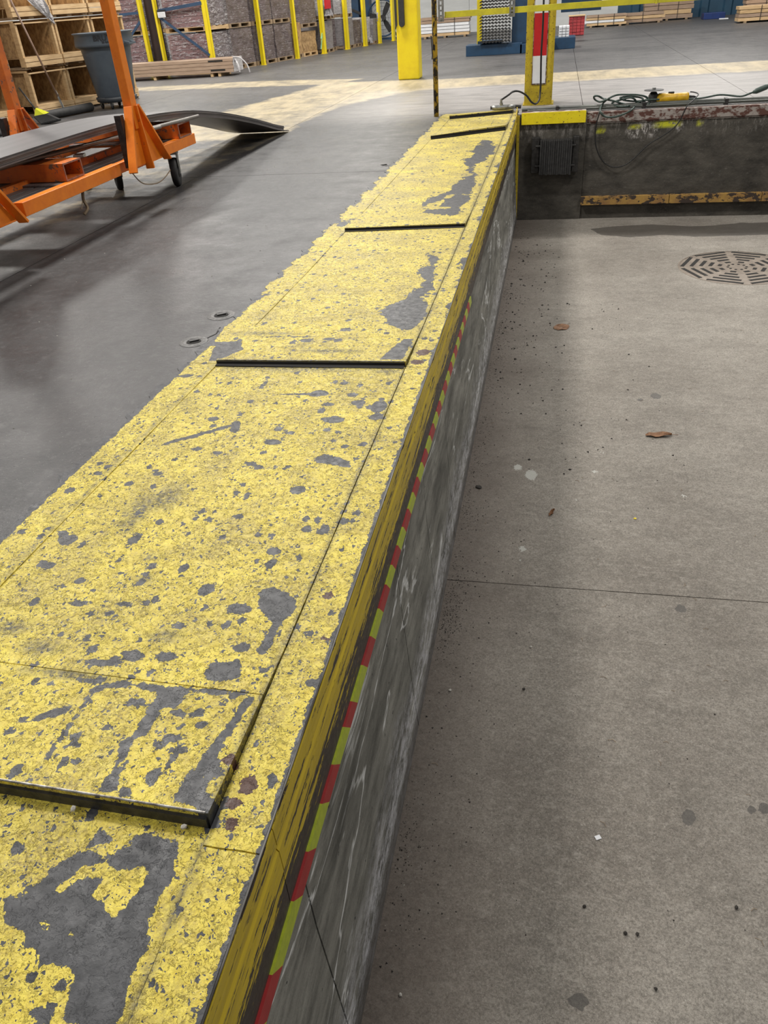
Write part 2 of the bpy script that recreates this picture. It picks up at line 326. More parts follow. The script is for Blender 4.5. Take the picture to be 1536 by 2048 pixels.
def setattr_(me,name,arr):
    a=me.attributes.new(name,'FLOAT','POINT'); a.data.foreach_set('value',np.asarray(arr,dtype=np.float32))
def gridtop(name,xl,xr,y0,y1,res,zf,thick,mat,parent,attrs=None):
    """slab whose left / right boundary are functions of y, top height zf(x,y); solid with sides"""
    ny=max(2,int(round((y1(0) if callable(y1) else y1)-(y0(0) if callable(y0) else y0))/res)) if False else None
    Y0=y0 if callable(y0) else (lambda u:y0); Y1=y1 if callable(y1) else (lambda u:y1)
    ny=max(2,int((Y1(.5)-Y0(.5))/res)+1); ym=(Y0(.5)+Y1(.5))/2; nx=max(2,int((xr(ym)-xl(ym))/res)+1)
    U,V=np.meshgrid(np.linspace(0,1,nx),np.linspace(0,1,ny)); U=U.ravel(); V=V.ravel()
    ya=np.array([Y0(u) for u in U]); yb=np.array([Y1(u) for u in U]); Yv=ya+(yb-ya)*V
    XL=np.array([xl(y) for y in Yv]); XR=np.array([xr(y) for y in Yv]); X=XL+(XR-XL)*U
    Z=np.array([zf(x,y) for x,y in zip(X,Yv)])
    n=nx*ny; vs=np.stack([X,Yv,Z],1); f=[(j*nx+i,j*nx+i+1,(j+1)*nx+i+1,(j+1)*nx+i) for j in range(ny-1) for i in range(nx-1)]
    rim=list(range(nx))+[j*nx+nx-1 for j in range(1,ny)]+[(ny-1)*nx+i for i in range(nx-2,-1,-1)]+[j*nx for j in range(ny-2,0,-1)]
    low=vs[rim].copy(); low[:,2]-=thick; vs=np.vstack([vs,low]); m=len(rim)
    f+=[(rim[k],n+k,n+(k+1)%m,rim[(k+1)%m]) for k in range(m)]
    me=bpy.data.meshes.new(name); me.from_pydata(vs.tolist(),[],f); me.materials.append(mat); me.update()
    if attrs:
        P=vs[:,:2]
        for k,fn in attrs.items(): setattr_(me,k,fn(P))
    o=bpy.data.objects.new(name,me); COL.objects.link(o)
    if parent: o.parent=parent; o.location=-parent.location
    return o

# ------------------------------------------------------------ strip wear data (metres on the floor)
BARE=[[(-0.710,0.624),(-0.707,0.667),(-0.661,0.646),(-0.618,0.669),(-0.556,0.658),(-0.538,0.602),(-0.546,0.520),(-0.526,0.491),(-0.538,0.460),(-0.526,0.386),(-0.611,0.371),(-0.620,0.432),(-0.630,0.445),(-0.663,0.448),(-0.682,0.439),(-0.706,0.466),(-0.725,0.463),(-0.736,0.480),(-0.778,0.489),(-0.803,0.526),(-0.762,0.537),(-0.755,0.587),(-0.729,0.609)],
[(-0.880,0.952),(-0.832,0.978),(-0.766,0.978),(-0.673,0.976),(-0.667,0.933),(-0.701,0.917),(-0.700,0.853),(-0.716,0.833),(-0.708,0.770),(-0.694,0.719),(-0.721,0.715),(-0.726,0.768),(-0.742,0.829),(-0.726,0.839),(-0.728,0.916),(-0.727,0.955),(-0.791,0.972),(-0.848,0.953),(-0.864,0.931)],
[(-0.939,0.979),(-0.850,0.976),(-0.720,0.979),(-0.542,0.988),(-0.542,0.975),(-0.669,0.968),(-0.792,0.974),(-0.911,0.965)],
[(-0.546,0.975),(-0.524,0.975),(-0.540,0.865),(-0.543,0.817),(-0.550,0.784),(-0.545,0.732),(-0.561,0.714),(-0.585,0.712),(-0.570,0.834),(-0.553,0.909)],
[(-0.562,0.814),(-0.531,0.814),(-0.532,0.778),(-0.539,0.742),(-0.505,0.730),(-0.491,0.692),(-0.517,0.686),(-0.564,0.721),(-0.555,0.757)],
[(-1.336,2.841),(-1.230,2.859),(-1.184,2.745),(-1.231,2.645),(-1.292,2.642)],
[(-0.603,3.764),(-0.533,3.827),(-0.528,3.581),(-0.517,3.307),(-0.522,3.111),(-0.545,2.997),(-0.683,3.062),(-0.712,3.255),(-0.655,3.385),(-0.590,3.552)],
[(-0.550,2.900),(-0.502,2.901),(-0.516,2.655),(-0.595,2.656),(-0.582,2.747)],
[(-0.647,7.828),(-0.509,7.631),(-0.478,6.922),(-0.611,6.558),(-0.515,5.871),(-0.540,5.271),(-0.518,4.967),(-0.720,4.927),(-0.823,5.173),(-0.821,5.431),(-0.699,5.696),(-0.674,6.050),(-0.612,6.205),(-0.709,6.701),(-0.698,7.212)],
[(-0.646,4.108),(-0.540,4.035),(-0.514,3.890),(-0.568,3.683),(-0.606,3.684)],
[(-1.302,4.786),(-1.201,4.890),(-1.226,4.708),(-1.294,4.677)],
[(-0.636,1.303),(-0.600,1.324),(-0.533,1.290),(-0.522,1.235),(-0.555,1.185),(-0.606,1.241)],
[(-0.662,1.058),(-0.598,1.067),(-0.578,1.023),(-0.633,1.010)],
[(-0.660,1.920),(-0.634,1.956),(-0.549,1.922),(-0.539,1.876),(-0.613,1.903)]]
ISLE=[[(-0.699,0.597),(-0.670,0.605),(-0.637,0.601),(-0.596,0.615),(-0.584,0.598),(-0.585,0.577),(-0.604,0.522),(-0.635,0.542),(-0.657,0.555),(-0.648,0.585),(-0.685,0.578),(-0.713,0.548),(-0.724,0.552),(-0.696,0.590)],
[(-0.550,0.581),(-0.522,0.590),(-0.530,0.529),(-0.546,0.520)],[(-0.710,0.624),(-0.638,0.662),(-0.631,0.647),(-0.662,0.620)],
[(-0.678,0.491),(-0.659,0.494),(-0.644,0.487),(-0.676,0.486)],[(-0.716,0.499),(-0.696,0.499),(-0.691,0.489),(-0.707,0.491)],
[(-0.826,5.257),(-0.666,5.504),(-0.675,5.327),(-0.733,5.165),(-0.637,5.176),(-0.764,5.107)],[(-0.545,0.812),(-0.542,0.880),(-0.537,0.890),(-0.541,0.822)]]
BCAP=[([(-0.860,0.876),(-0.862,0.716)],.006),([(-0.547,1.280),(-0.557,1.109)],.012),([(-0.986,2.132),(-1.180,1.983)],.010),([(-0.996,2.138),(-0.979,2.084)],.014),
([(-1.324,2.889),(-0.964,2.895)],.007),([(-0.930,2.363),(-0.740,2.384)],.006),([(-0.938,0.858),(-0.894,0.886)],.010),([(-0.599,2.655),(-0.544,2.889)],.006)]
BELL=[(-0.769,0.927,0.0215,0.0093),(-0.660,0.910,0.0104,0.0060),(-0.621,0.917,0.0116,0.0111),(-0.601,0.890,0.0090,0.0088),(-0.652,0.847,0.0141,0.0070),(-0.660,0.824,0.0056,0.0073),(-0.625,0.810,0.0063,0.0224),(-0.620,0.822,0.0138,0.0067),(-0.652,0.797,0.0070,0.0053),(-0.642,0.757,0.0095,0.0168),(-0.816,0.894,0.0060,0.0080),(-0.963,0.850,0.0102,0.0058),(-0.783,0.856,0.0108,0.0057),(-0.834,0.829,0.0066,0.0084),(-0.826,0.806,0.0081,0.0063),(-0.967,0.952,0.0063,0.0087),(-0.813,0.769,0.0048,0.0052),(-0.826,0.765,0.0056,0.0086),(-0.798,0.771,0.0040,0.0043),(-0.674,0.718,0.0113,0.0080),(-0.644,0.383,0.0134,0.0074),(-0.683,0.422,0.0068,0.0037),(-0.635,0.419,0.0073,0.0042),(-0.829,0.611,0.0109,0.0107),(-0.779,0.627,0.0072,0.0043),(-0.427,1.034,0.0120,0.0100),(-0.864,0.914,0.0061,0.0145),(-0.514,0.564,0.0003,0.0003)]+[(-0.759,1.293,0.0156,0.0247),(-0.606,1.115,0.0181,0.0122),(-0.760,1.066,0.0251,0.0132),(-0.618,1.038,0.0367,0.0291),(-0.627,1.929,0.0351,0.0245),(-1.218,1.450,0.0243,0.0238),(-1.037,1.474,0.0164,0.0218),(-1.095,1.291,0.0118,0.0119),(-0.901,1.508,0.0088,0.0121),(-0.709,1.525,0.0110,0.0120),(-0.665,1.751,0.0199,0.0215),(-0.654,1.235,0.0268,0.0154),(-0.772,1.166,0.0159,0.0102),(-0.644,1.460,0.0165,0.0170),(-0.633,1.409,0.0115,0.0271),(-0.667,1.181,0.0105,0.0117),(-0.867,1.032,0.0151,0.0090),(-1.350,1.683,0.0157,0.0144),(-1.311,1.784,0.0161,0.0116),(-0.831,1.057,0.0253,0.0145),(-0.897,1.028,0.0303,0.0103),(-0.959,1.187,0.0077,0.0068),(-1.135,1.263,0.0176,0.0083),(-1.052,1.211,0.0203,0.0094),(-1.214,1.341,0.0184,0.0126),(-0.539,1.566,0.0158,0.0204),(-0.496,1.607,0.0159,0.0126),(-0.791,1.603,0.0115,0.0097),(-1.186,1.738,0.0128,0.0124),(-1.122,1.800,0.0144,0.0116),(-0.852,1.881,0.0157,0.0120),(-0.819,1.862,0.0141,0.0118),(-0.585,1.564,0.0122,0.0122),(-0.850,1.367,0.0117,0.0177),(-0.887,1.230,0.0089,0.0078),(-0.939,1.222,0.0123,0.0062)]+[(-0.772,2.382,0.0319,0.0239),(-0.669,2.188,0.0330,0.0223),(-0.826,2.016,0.0242,0.0151),(-0.622,1.927,0.0361,0.0233),(-1.003,2.828,0.0149,0.0187),(-0.952,2.852,0.0281,0.0253),(-0.859,2.876,0.0197,0.0169),(-0.822,2.860,0.0179,0.0210),(-0.700,2.471,0.0116,0.0150),(-0.646,2.376,0.0181,0.0157),(-0.611,2.316,0.0232,0.0211),(-0.725,2.247,0.0122,0.0204),(-0.788,2.084,0.0156,0.0105),(-0.670,2.113,0.0129,0.0119),(-1.062,1.960,0.0142,0.0098),(-1.082,2.161,0.0152,0.0169),(-1.327,2.501,0.0236,0.0141),(-1.000,2.439,0.0089,0.0302),(-0.718,2.298,0.0192,0.0120),(-0.811,2.991,0.0152,0.0134),(-0.982,1.941,0.0165,0.0096),(-0.853,1.879,0.0183,0.0091),(-0.819,1.862,0.0157,0.0090),(-0.587,2.009,0.0111,0.0098),(-0.831,2.022,0.0255,0.0151),(-0.537,2.291,0.0268,0.0446),(-0.529,2.219,0.0223,0.0226)]
SMUD=[(-1.088,1.605,0.0466,0.0973),(-1.036,1.675,0.0475,0.0837),(-1.091,1.543,0.0390,0.0318),(-0.793,1.126,0.0468,0.0269),(-1.167,1.111,0.0549,0.0365),(-1.063,1.056,0.0578,0.0286),(-0.957,1.402,0.0181,0.0148),(-0.929,1.317,0.0290,0.0223),(-0.946,0.982,0.1287,0.0185)]+[(-1.149,2.938,0.1713,0.0268),(-0.897,2.602,0.3618,0.0479),(-0.816,2.739,0.1411,0.0275),(-0.565,2.581,0.0658,0.0354)]
RUST=[(-0.473,0.780,0.0168,0.0203),(-0.486,0.741,0.0147,0.0120),(-0.475,0.700,0.0114,0.0122),(-0.518,0.816,0.0139,0.0115)]+[(-0.453,2.761,0.0274,0.0311),(-0.461,2.667,0.0267,0.0221)]+[(-0.432,1.160,0.0090,0.0097)]+[(-0.457,1.305,0.0149,0.0123),(-0.431,1.160,0.0104,0.0077)]
def f_wear(P):
    d=np.full(len(P),-.06)
    for p in BARE: d=np.maximum(d,sdf(P,p))
    for c,r in BCAP: d=np.maximum(d,capsule(P,c[0],c[1],r))
    for e in BELL: d=np.maximum(d,ell(P,*e)+.0015)
    for p in ISLE: d=np.minimum(d,-sdf(P,p))
    # chipped line along the steel edge and dusty gap sides
    d=np.maximum(d,np.clip(P[:,0]+.4155,-.06,.02))
    return np.clip(d,-.05,.05)
def f_smudge(P):
    d=np.zeros(len(P))
    for x,y,rx,ry in SMUD: q=np.hypot((P[:,0]-x)/rx,(P[:,1]-y)/ry); d=np.maximum(d,np.clip(1.25-q,0,1))
    jx=np.array([jr(y) for y in P[:,1]]); d=np.maximum(d,np.clip(1-np.abs(P[:,0]-jx)/.016,0,1)*.9); jx=np.array([jl(y) for y in P[:,1]]); d=np.maximum(d,np.clip(1-np.abs(P[:,0]-jx)/.014,0,1)*.7)
    return d
def f_rust(P):
    d=np.full(len(P),-.05)
    for e in RUST: d=np.maximum(d,ell(P,*e))
    return np.clip(d,-.05,.05)
SA={'wear':f_wear,'smudge':f_smudge,'rust':f_rust}
XE=-.404                                                     # face of the steel nosing
jl=lambda y: np.interp(y,[-.5,1.26,3.73,5.66,9.7],[-1.335,-1.30,-1.224,-1.197,-1.14])   # left joint of the cover plates
jr=lambda y: np.interp(y,[-.5,.99,1.74,3.7,8.76,9.7],[-.516,-.511,-.507,-.49,-.467,-.46]) # right joint
pe=lambda y: np.interp(y,[-.5,1.44,1.93,2.44,4.11,5.77,9.57],[-1.46,-1.42,-1.404,-1.388,-1.34,-1.308,-1.267]) # paint edge

# ------------------------------------------------------------ structure: warehouse floor, pit, walls
H=1.09; YE=9.35
LINE=[[(-1.2,12.66),(12,12.9),(12,14.15),(3,14.08),(-1.8,13.95),(-3.9,14.5),(-3.9,13.1),(-3.3,13.0),(-2.3,12.5)],
 [(-3.2,13.2),(-2.1,12.45),(-2.75,11.3),(-2.98,10.4),(-2.95,8.95),(-3.05,7.4),(-3.3,6.3),(-3.5,3.5),(-4.3,3.5),(-4.2,8.0),(-4.5,10.5),(-4.0,13.0),(-3.8,14.3)],
 [(-3.8,14.3),(-9.5,15.4),(-9.5,15.95),(-5.4,15.6),(-3.4,14.9)]]
def f_paint(P):
    d=np.full(len(P),-1.)
    for i,p in enumerate(LINE): d=np.maximum(d,np.minimum(sdf(P,p),.5 if i==0 else np.where(P[:,1]<8.5,-.10,-.01)))
    return np.clip(d+.12,-1,.45)
def f_dust_far_lift(P): # dusty, rarely driven apron beyond the pit
    a=np.clip((P[:,1]-9.0)/1.2,0,1)*np.clip((12.9-P[:,1])/.5,0,1)*np.clip((P[:,0]+3.2)/1.4,0,1); return np.maximum(a*.6,.10*np.clip((P[:,1]-12)/2,0,1))  # far floor lightened in colour; near slabs stay dark for the cart's shade
FA={'paint':f_paint,'dust':f_dust_far_lift}
floor=shell('floor')
def slab(x0,x1,y0,y1,res=.12,xr=None):
    g=.003; return gridtop('slab',lambda y:x0+g,(xr or (lambda y:x1-g)),y0+g,y1-g,res,lambda x,y:0.,.05,FLOOR,floor,FA)
XS=[-16,-10,-6.4,-2.92]; YS=[-4,1.2,6.46,11.1,15.9,21,26,30.4]
for i in range(3):
    for j in range(7): slab(XS[i],XS[i+1],YS[j],YS[j+1],.12 if i==2 else .3)
for a,b in ((-4,1.2),(1.2,6.46),(6.46,9.75)): slab(-2.92,0,a,b,.1,xr=lambda y:jl(y)-.002)
slab(-2.92,.3,9.75,15.9,.08); slab(-2.92,.3,15.9,30.4,.3); slab(.3,2.1,9.75,15.9,.1); slab(.3,2.1,15.9,30.4,.3); slab(2.1,14,9.75,15.9,.2); slab(2.1,14,15.9,30.4,.4)
MB().box(-16.2,XE-.03,-4,9.7,-.2,-.051).box(-16.2,14,9.75,30.6,-.2,-.051).build('subfloor',VOID,floor)
slab(5.2,14,-4,9.75,.5)
# cap of the far pit edge
cap=shell('trim_1'); gridtop('cap',lambda y:-.40,lambda y:5.2,9.42,9.747,.1,lambda x,y:0.,.05,mat_floor('dusty_edge_concrete',(.30,.28,.27),(.42,.40,.38)),cap,{})
# pit floor slabs with saw joint
pit=shell('pit_floor')
WET=[(0.442,8.903),(0.539,8.650),(0.838,8.534),(1.194,8.611),(1.478,8.517),(1.771,8.538),(2.183,8.553),(2.578,8.567),(2.687,9.017),(2.004,9.047),(1.686,8.944),(1.483,8.937),(1.083,9.050),(0.711,8.991)]
WET2=[(x,min(y,9.33)) for x,y in WET]
SPOT=[(*(-0.023,3.679,-1.090)[:2],.03,.05),(*(-0.041,2.992,-1.090)[:2],.016,.02),(*(0.322,3.741,-1.090)[:2],.012,.015),(*(0.368,3.956,-1.090)[:2],.008,.01),(*(0.211,3.448,-1.090)[:2],.006,.008),(*(0.763,3.537,-1.090)[:2],.01,.012),(*(-0.048,2.889,-1.090)[:2],.006,.008),(*(-0.100,3.754,-1.090)[:2],.02,.03)]
DSPOT=[(*(0.730,4.726,-1.090)[:2],.02,.035),(*(0.538,1.609,-1.090)[:2],.011,.012),(*(0.186,1.007,-1.090)[:2],.016,.012),(*(0.643,2.643,-1.090)[:2],.012,.016),(*(0.739,1.669,-1.090)[:2],.006,.006),(*(0.780,1.679,-1.090)[:2],.006,.006),(*(0.633,4.661,-1.090)[:2],.01,.01)]
def f_stain(P):
    d=sdf(P,WET2)
    for e in DSPOT: d=np.maximum(d,ell(P,*e)+.01)
    return np.clip(d,-.05,.05)
def f_spot(P):
    d=np.full(len(P),-.05)
    for e in SPOT: d=np.maximum(d,ell(P,*e)+.002)
    return np.clip(d,-.05,.05)
PA={'stain':f_stain,'spot':f_spot}
MX,MY,MR=1.70,7.47,.50
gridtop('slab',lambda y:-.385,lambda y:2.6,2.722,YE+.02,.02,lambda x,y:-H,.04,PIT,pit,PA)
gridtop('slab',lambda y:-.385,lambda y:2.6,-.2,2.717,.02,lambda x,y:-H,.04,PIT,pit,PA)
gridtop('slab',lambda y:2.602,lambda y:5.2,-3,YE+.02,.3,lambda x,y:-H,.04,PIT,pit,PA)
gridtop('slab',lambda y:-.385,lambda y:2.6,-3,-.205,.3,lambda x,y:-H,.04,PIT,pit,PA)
MB().box(-.5,5.3,-3,YE+.1,-H-.2,-H-.041).build('subbase',VOID,pit)
# side wall: panels between formwork joints, very slightly battered
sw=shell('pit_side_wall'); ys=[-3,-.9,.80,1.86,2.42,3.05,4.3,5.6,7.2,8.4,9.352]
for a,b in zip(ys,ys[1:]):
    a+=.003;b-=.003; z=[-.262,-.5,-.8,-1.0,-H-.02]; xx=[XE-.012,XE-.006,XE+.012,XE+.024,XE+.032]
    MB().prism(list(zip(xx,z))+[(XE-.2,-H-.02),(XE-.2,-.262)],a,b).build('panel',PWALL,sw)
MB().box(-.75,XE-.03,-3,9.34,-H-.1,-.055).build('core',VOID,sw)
# steel nosing
ns=shell('trim_2'); prof=[(XE-.030,-.004),(XE-.006,-.004),(XE-.001,-.002),(XE,-.005),(XE+.001,-.05),(XE-.002,-.055),(XE-.002,-.062),(XE+.002,-.068),(XE+.003,-.125),(XE,-.132),(XE,-.225),(XE-.004,-.262),(XE-.03,-.262)]
ye=[-3,-.4,.706,2.36,5.0,7.2,9.40]
for a,b in zip(ye,ye[1:]):
    MB().prism(prof,a+.0012,b-.0012).build('nosing_segment',NOSE,ns)
MB().tube([(XE-.004,-2.9,.0005),(XE-.004,9.39,.0005)],.0022,6).build('rubbed_edge',simple('dull_rubbed_steel',(.30,.29,.27),(.05,.045,.04),.4,.6,25,(1,.15,1)),ns)
MB().prism([(9.22,0.),(9.44,0.),(9.44,.045),(9.40,.075),(9.36,.06)],XE-.01,XE,'x').build('end_tab',NOSE,ns)
# end wall, with raised bumper panel
ew=shell('pit_end_wall')
EP=[((-0.205,9.350,-0.158))]
def f_ep(x,z): return 0
g=gridtop('panel',lambda y:.34,lambda y:5.2,-H-.05,-.10,.03,lambda x,y:0,.05,EWALL,None,
  {'paint':lambda P:np.clip(np.maximum.reduce([ell(P,.49,-.184,.055,.03),ell(P,1.17,-.148,.17,.035),ell(P,.84,-.165,.08,.025),ell(P,1.49,-.15,.03,.03)])*60,0,1),'white':lambda P:np.clip(np.maximum.reduce([ell(P,.93,-.20,.2,.09),ell(P,1.28,-.16,.07,.09),ell(P,1.25,-.07,1.0,.06),ell(P,1.50,-.22,.02,.04),ell(P,.80,-.30,.2,.10)*.02])*30,0,1)})
def standup(o,y):   # grid laid in XY -> wall in XZ facing -Y
    me=o.data
    for v in me.vertices: x,z,h=v.co; v.co=(x,y-h,z)
    me.flip_normals(); me.update()
standup(g,9.37); g.parent=ew
g=gridtop('panel',lambda y:-.405,lambda y:.336,-H-.05,-.02,.03,lambda x,y:0,.05,EWALL,None,{'paint':lambda P:P[:,0]*0,'white':lambda P:P[:,0]*0}); standup(g,9.35); g.parent=ew
MB().box(-.5,5.25,9.42,9.7,-H-.1,-.052).build('core',VOID,ew)
t3=shell('trim_3'); MB().box(.335,5.2,9.352,9.43,-.10,-.002).build('steel_lip',RUSTED,t3,bevel=.004)
MB().box(.33,5.2,9.36,9.375,-.112,-.104).build('lip_flange',RUSTED,t3)
t4=shell('trim_4'); MB().box(-.405,-.375,9.325,9.352,-H,.0).build('corner_strip',YELOLD,t4,bevel=.003)
# hall walls
wb=shell('wall_back')
for k in range(9): MB().box(-9+k*1.2+.004,-7.8+k*1.2-.004,30.4,30.5,-.05,5).build('panel',WHITEP,wb)
wb2=shell('wall_back_right')
for k in range(18): MB().prism([(1.8+k*.7,30.4),(2.2+k*.7,30.4),(2.25+k*.7,30.34),(2.45+k*.7,30.34),(2.5+k*.7,30.4),(2.5+k*.7,30.5),(1.8+k*.7,30.5)],-.05,5,'z').build('panel',BLUEP,wb2)
wl=shell('wall_left')
for k in range(10): MB().box(-14.1,-14,1+k*3,3.99+k*3,-.05,5).build('panel',WHITEP,wl)

# ------------------------------------------------------------ the yellow strip: rims and cover plates
rl=shell('trim_5')
for a,b,r in ((-.5,2.62,.012),(2.623,6.4,.02),(6.403,9.7,.03)):
    gridtop('rim_segment',lambda y:pe(y)+.012*math.sin(y*31)+.008*math.sin(y*77+1)+.006*math.sin(y*13),lambda y:jl(y)+.012,a,b,r,lambda x,y:.0025,.003,STRIP,rl,
     {'wear':lambda P:np.maximum(f_wear(P),np.clip(.022-(P[:,0]-pe(P[:,1])),-.05,.03)),'smudge':f_smudge,'rust':f_rust})
rr=shell('trim_6')
for a,b,r in ((-.5,.655,.008),(.658,2.62,.009),(2.623,5.2,.015),(5.203,7.1,.02),(7.106,8.35,.025),(8.36,9.74,.025)):
    gridtop('rim_segment',lambda y:jr(y)+.0035,lambda y:XE-.0055,a,b,r,lambda x,y:.002+.0012*math.sin(x*90+y*20)*math.sin(y*37),.05,STRIP,rr,SA)
MB().box(-1.5,-.43,-.5,9.73,-.09,-.046).build('trench_bed',VOID,rr)
def plate(y0l,y0r,y1l,y1r,hl,lipd,label,res,zr=0.,z0=.001):
    t=thing('cover_plate',label,'floor plate',((-.9),(y0l+y0r)/2,0),0,'yellow cover plates in a row along the pit edge')
    A=lambda u:y0l+(y0r-y0l)*u; B=lambda u:y1l+(y1r-y1l)*u
    hz=lambda u:hl+zr*(u-.5)
    xl=lambda y:jl(y)+.004; xr=lambda y:jr(y)-.0005
    def z(x,y):
        u=(x-jl(y))/(jr(y)-jl(y)); return z0+hz(u)*max(0,1-(y-A(u))/.42) + .0008*math.sin(y*9+x*5)
    if lipd:
        gridtop('lip',xl,xr,A,lambda u:A(u)+lipd-.003,res,z,hl+.016,STRIP,t,SA)
        gridtop('deck',xl,xr,lambda u:A(u)+lipd,B,res*1.2,lambda x,y:z(x,y)-.0008,.02,STRIP,t,SA)
        xa,xb_=jl(y0l)+.008,jr(y0r)-.004
        MB().prism([(xa,y0l-.006),(xb_,y0r-.006),(xb_,y0r+.003),(xa,y0l+.003)],-.03,hl*(.62 if y0l<2 else .80),'z').build('front_edge',STEELDK if y0l<2 else VOID,t)  # black face on the far plates paints the shadow under the lip
        if y0l>2: MB().prism([(xa,y0l-.028),(xb_,y0r-.034),(xb_,y0r-.004),(xa,y0l-.004)],-.002,.0032,'z').build('under_lip_shadow',VOID,t)  # black strip painted as the lip's shadow along the gap
        if abs(y0l-y0r)<.05: MB().tube([(jl(y0l)+.01,y0l+.001,hl+.0005),(jr(y0r)-.006,y0r+.001,hl+.0005)],.0022,6).build('worn_edge',STEELBR,t)
        hx=[jl(y0l+lipd)+.02,jr(y0r+lipd)-.02]
        MB().tube([(hx[0],y0l+lipd-.001,-.0035),(hx[1],y0r+lipd-.001,-.0035)],.004,8).build('hinge_bar',STEELDK,t)
    else: gridtop('deck',xl,xr,A,B,res,z,.03,STRIP,t,SA)
    return t
plate(-.5,-.5,.712,.694,.0,0,'nearest yellow cover plate, its paint worn away to bare grey',.008,0,-.007)
plate(.718,.70,2.615,2.625,.026,.285,'long flaking yellow cover plate with dark smudges and a wide raised lip in front',.008)
plate(2.627,2.640,4.60,4.655,.014,.27,'third yellow cover plate from the camera, lip with grey bare corner',.012)
plate(4.622,4.676,7.93,8.33,.016,.22,'fourth yellow cover plate, behind the thin black gap, with a long grey bare streak',.018)
plate(8.0,8.41,9.28,9.53,.030,.16,'short yellow cover plate with a ragged wide black gap along its tilted front',.025,.012)
plate(9.34,9.61,9.66,9.72,.028,.06,'farthest narrow yellow cover plate by the chipped pipe post',.025)

# hazard tape below the nosing
tp=thing('hazard_tape','red and lime striped tape stuck along the wall under the steel edge','tape',(XE,2,-.25))
tb=[.508,.600,.731,.832,.941,1.04,1.145,1.223,1.343,1.448,1.558,1.662,1.753,1.85,1.948,2.051]
y=2.051
while y<4.1: y+=.10; tb.append(y)
tb=[tb[0]-.22,tb[0]-.12]+tb
for i in range(len(tb)-1):
    red=(i%2==0); a,b=tb[i],tb[i+1]; sl=-.02
    o=MB().prism([(a+sl,-.236),(b+sl,-.236),(b-sl,-.285),(a-sl,-.285)],XE-.002,XE+.0045,'x').build('red_band' if red else 'lime_band',TAPER if red else TAPEL,tp)
# floor anchors
def anchor(x,y,r,label,lid):
    t=thing('floor_socket',label,'floor socket',(x,y,0),0,'round metal sockets set in the dark floor')
    MB().lathe([(0,.0012),(r*.55,.0012),(r*.62,.004),(r*.8,.004),(r*.86,.0008),(r,.003),(r*1.05,.0005)],(x,y,0),28).build('ring',simple('worn_socket_ring',(.16,.155,.15),(.06,.058,.055),.5,.2,60),t,True)
    MB().lathe([(0,.003),(r*.52,.002),(r*.52,.0005)],(x,y,0.001),20).build('well',VOID,t)
    MB().bar((x-r*.25,y-.01,.006),(x+r*.3,y+.012,.006),.016,.006).build('pin',STEELDK,t)
anchor((-1.441,3.163,0.000)[0],(-1.441,3.163,0.000)[1],.062,'round metal floor socket nearer the far end, upper of the close pair',0)
anchor((-1.442,2.845,0.000)[0],(-1.442,2.845,0.000)[1],.058,'round metal floor socket nearer the camera, lower of the close pair',0)
anchor((-1.366,6.704,0.000)[0],(-1.366,6.704,0.000)[1],.055,'small dark floor socket far along the yellow paint edge',0)

# manhole cover in the pit
mh=thing('drain_grate','round cast iron grate with ringed slots set in the pit floor','drain grate',(MX,MY,-H))
MB().lathe([(0,.002),(MR*.97,.002),(MR,.0),],(MX,MY,-H),48).build('plate',IRON,mh)
sl=MB()
for k in range(8):
    a0=2*PI*k/8; 
    for j,(r,hw) in enumerate(((.15,.03),(.225,.065),(.30,.10),(.375,.14),(.45,.18))):
        M=Matrix.Translation((MX,MY,-H))@Matrix.Rotation(a0+PI/8,4,'Z'); sl.box(r-.016,r+.016,-hw*.85,hw*.85,.0,.0042,M)
sl.build('slot',VOID,mh)['kind']='stuff'
MB().lathe([(MR-.002,.003),(MR+.006,.004),(MR+.012,.001)],(MX,MY,-H),48).build('frame_ring',IRON,mh)
cst=MB()
for k in range(10): a=2*PI*k/10; cst.lathe([(0,.0046),(.012,.0046),(.012,.001)],(MX+.08*math.cos(a),MY+.08*math.sin(a),-H),8)
cst.build('hole',VOID,mh)['kind']='stuff'

# debris in the pit
def leaf(x,y,L,W,a,label,curl=.02):
    m=MB(); n=7; vs=[]; fs=[]
    for i in range(n):
        s=i/(n-1); wd=W*math.sin(PI*min(1,s*.9+.08))**.8
        for j in (-1,0,1): vs.append((L*(s-.5),wd*j/2+.004*math.sin(i*2.3),.003+curl*abs(j)*(.4+.6*s)+.004*math.sin(i*1.7)))
    for i in range(n-1):
        for j in range(2): fs.append((i*3+j,i*3+j+1,(i+1)*3+j+1,(i+1)*3+j))
    vs=[Matrix.Rotation(a,3,'Z')@Vector(v) for v in vs]
    m.add(vs,fs); m.tube([Matrix.Rotation(a,3,'Z')@Vector((L/2,0,.006)),Matrix.Rotation(a,3,'Z')@Vector((L/2+L*.25,.003,.003))],.0012,5)
    o=m.build('dry_leaf',LEAF,None); o.location=(x,y,-H); sm=o.modifiers.new('s','SOLIDIFY'); sm.thickness=.0015
    return tag(o,label,'leaf')
leaf(*(0.699,4.184,-1.090)[:2],.15,.055,.12,'curled brown dry leaf alone in the middle of the pit floor',.012)
leaf(*(0.140,5.930,-1.090)[:2],.14,.12,.9,'brown torn dry leaf on the pit floor near the side wall',.004)
leaf(*(0.092,3.310,-1.090)[:2],.06,.015,1.2,'thin curled dark leaf scrap near pale splashes on the pit floor',.012)
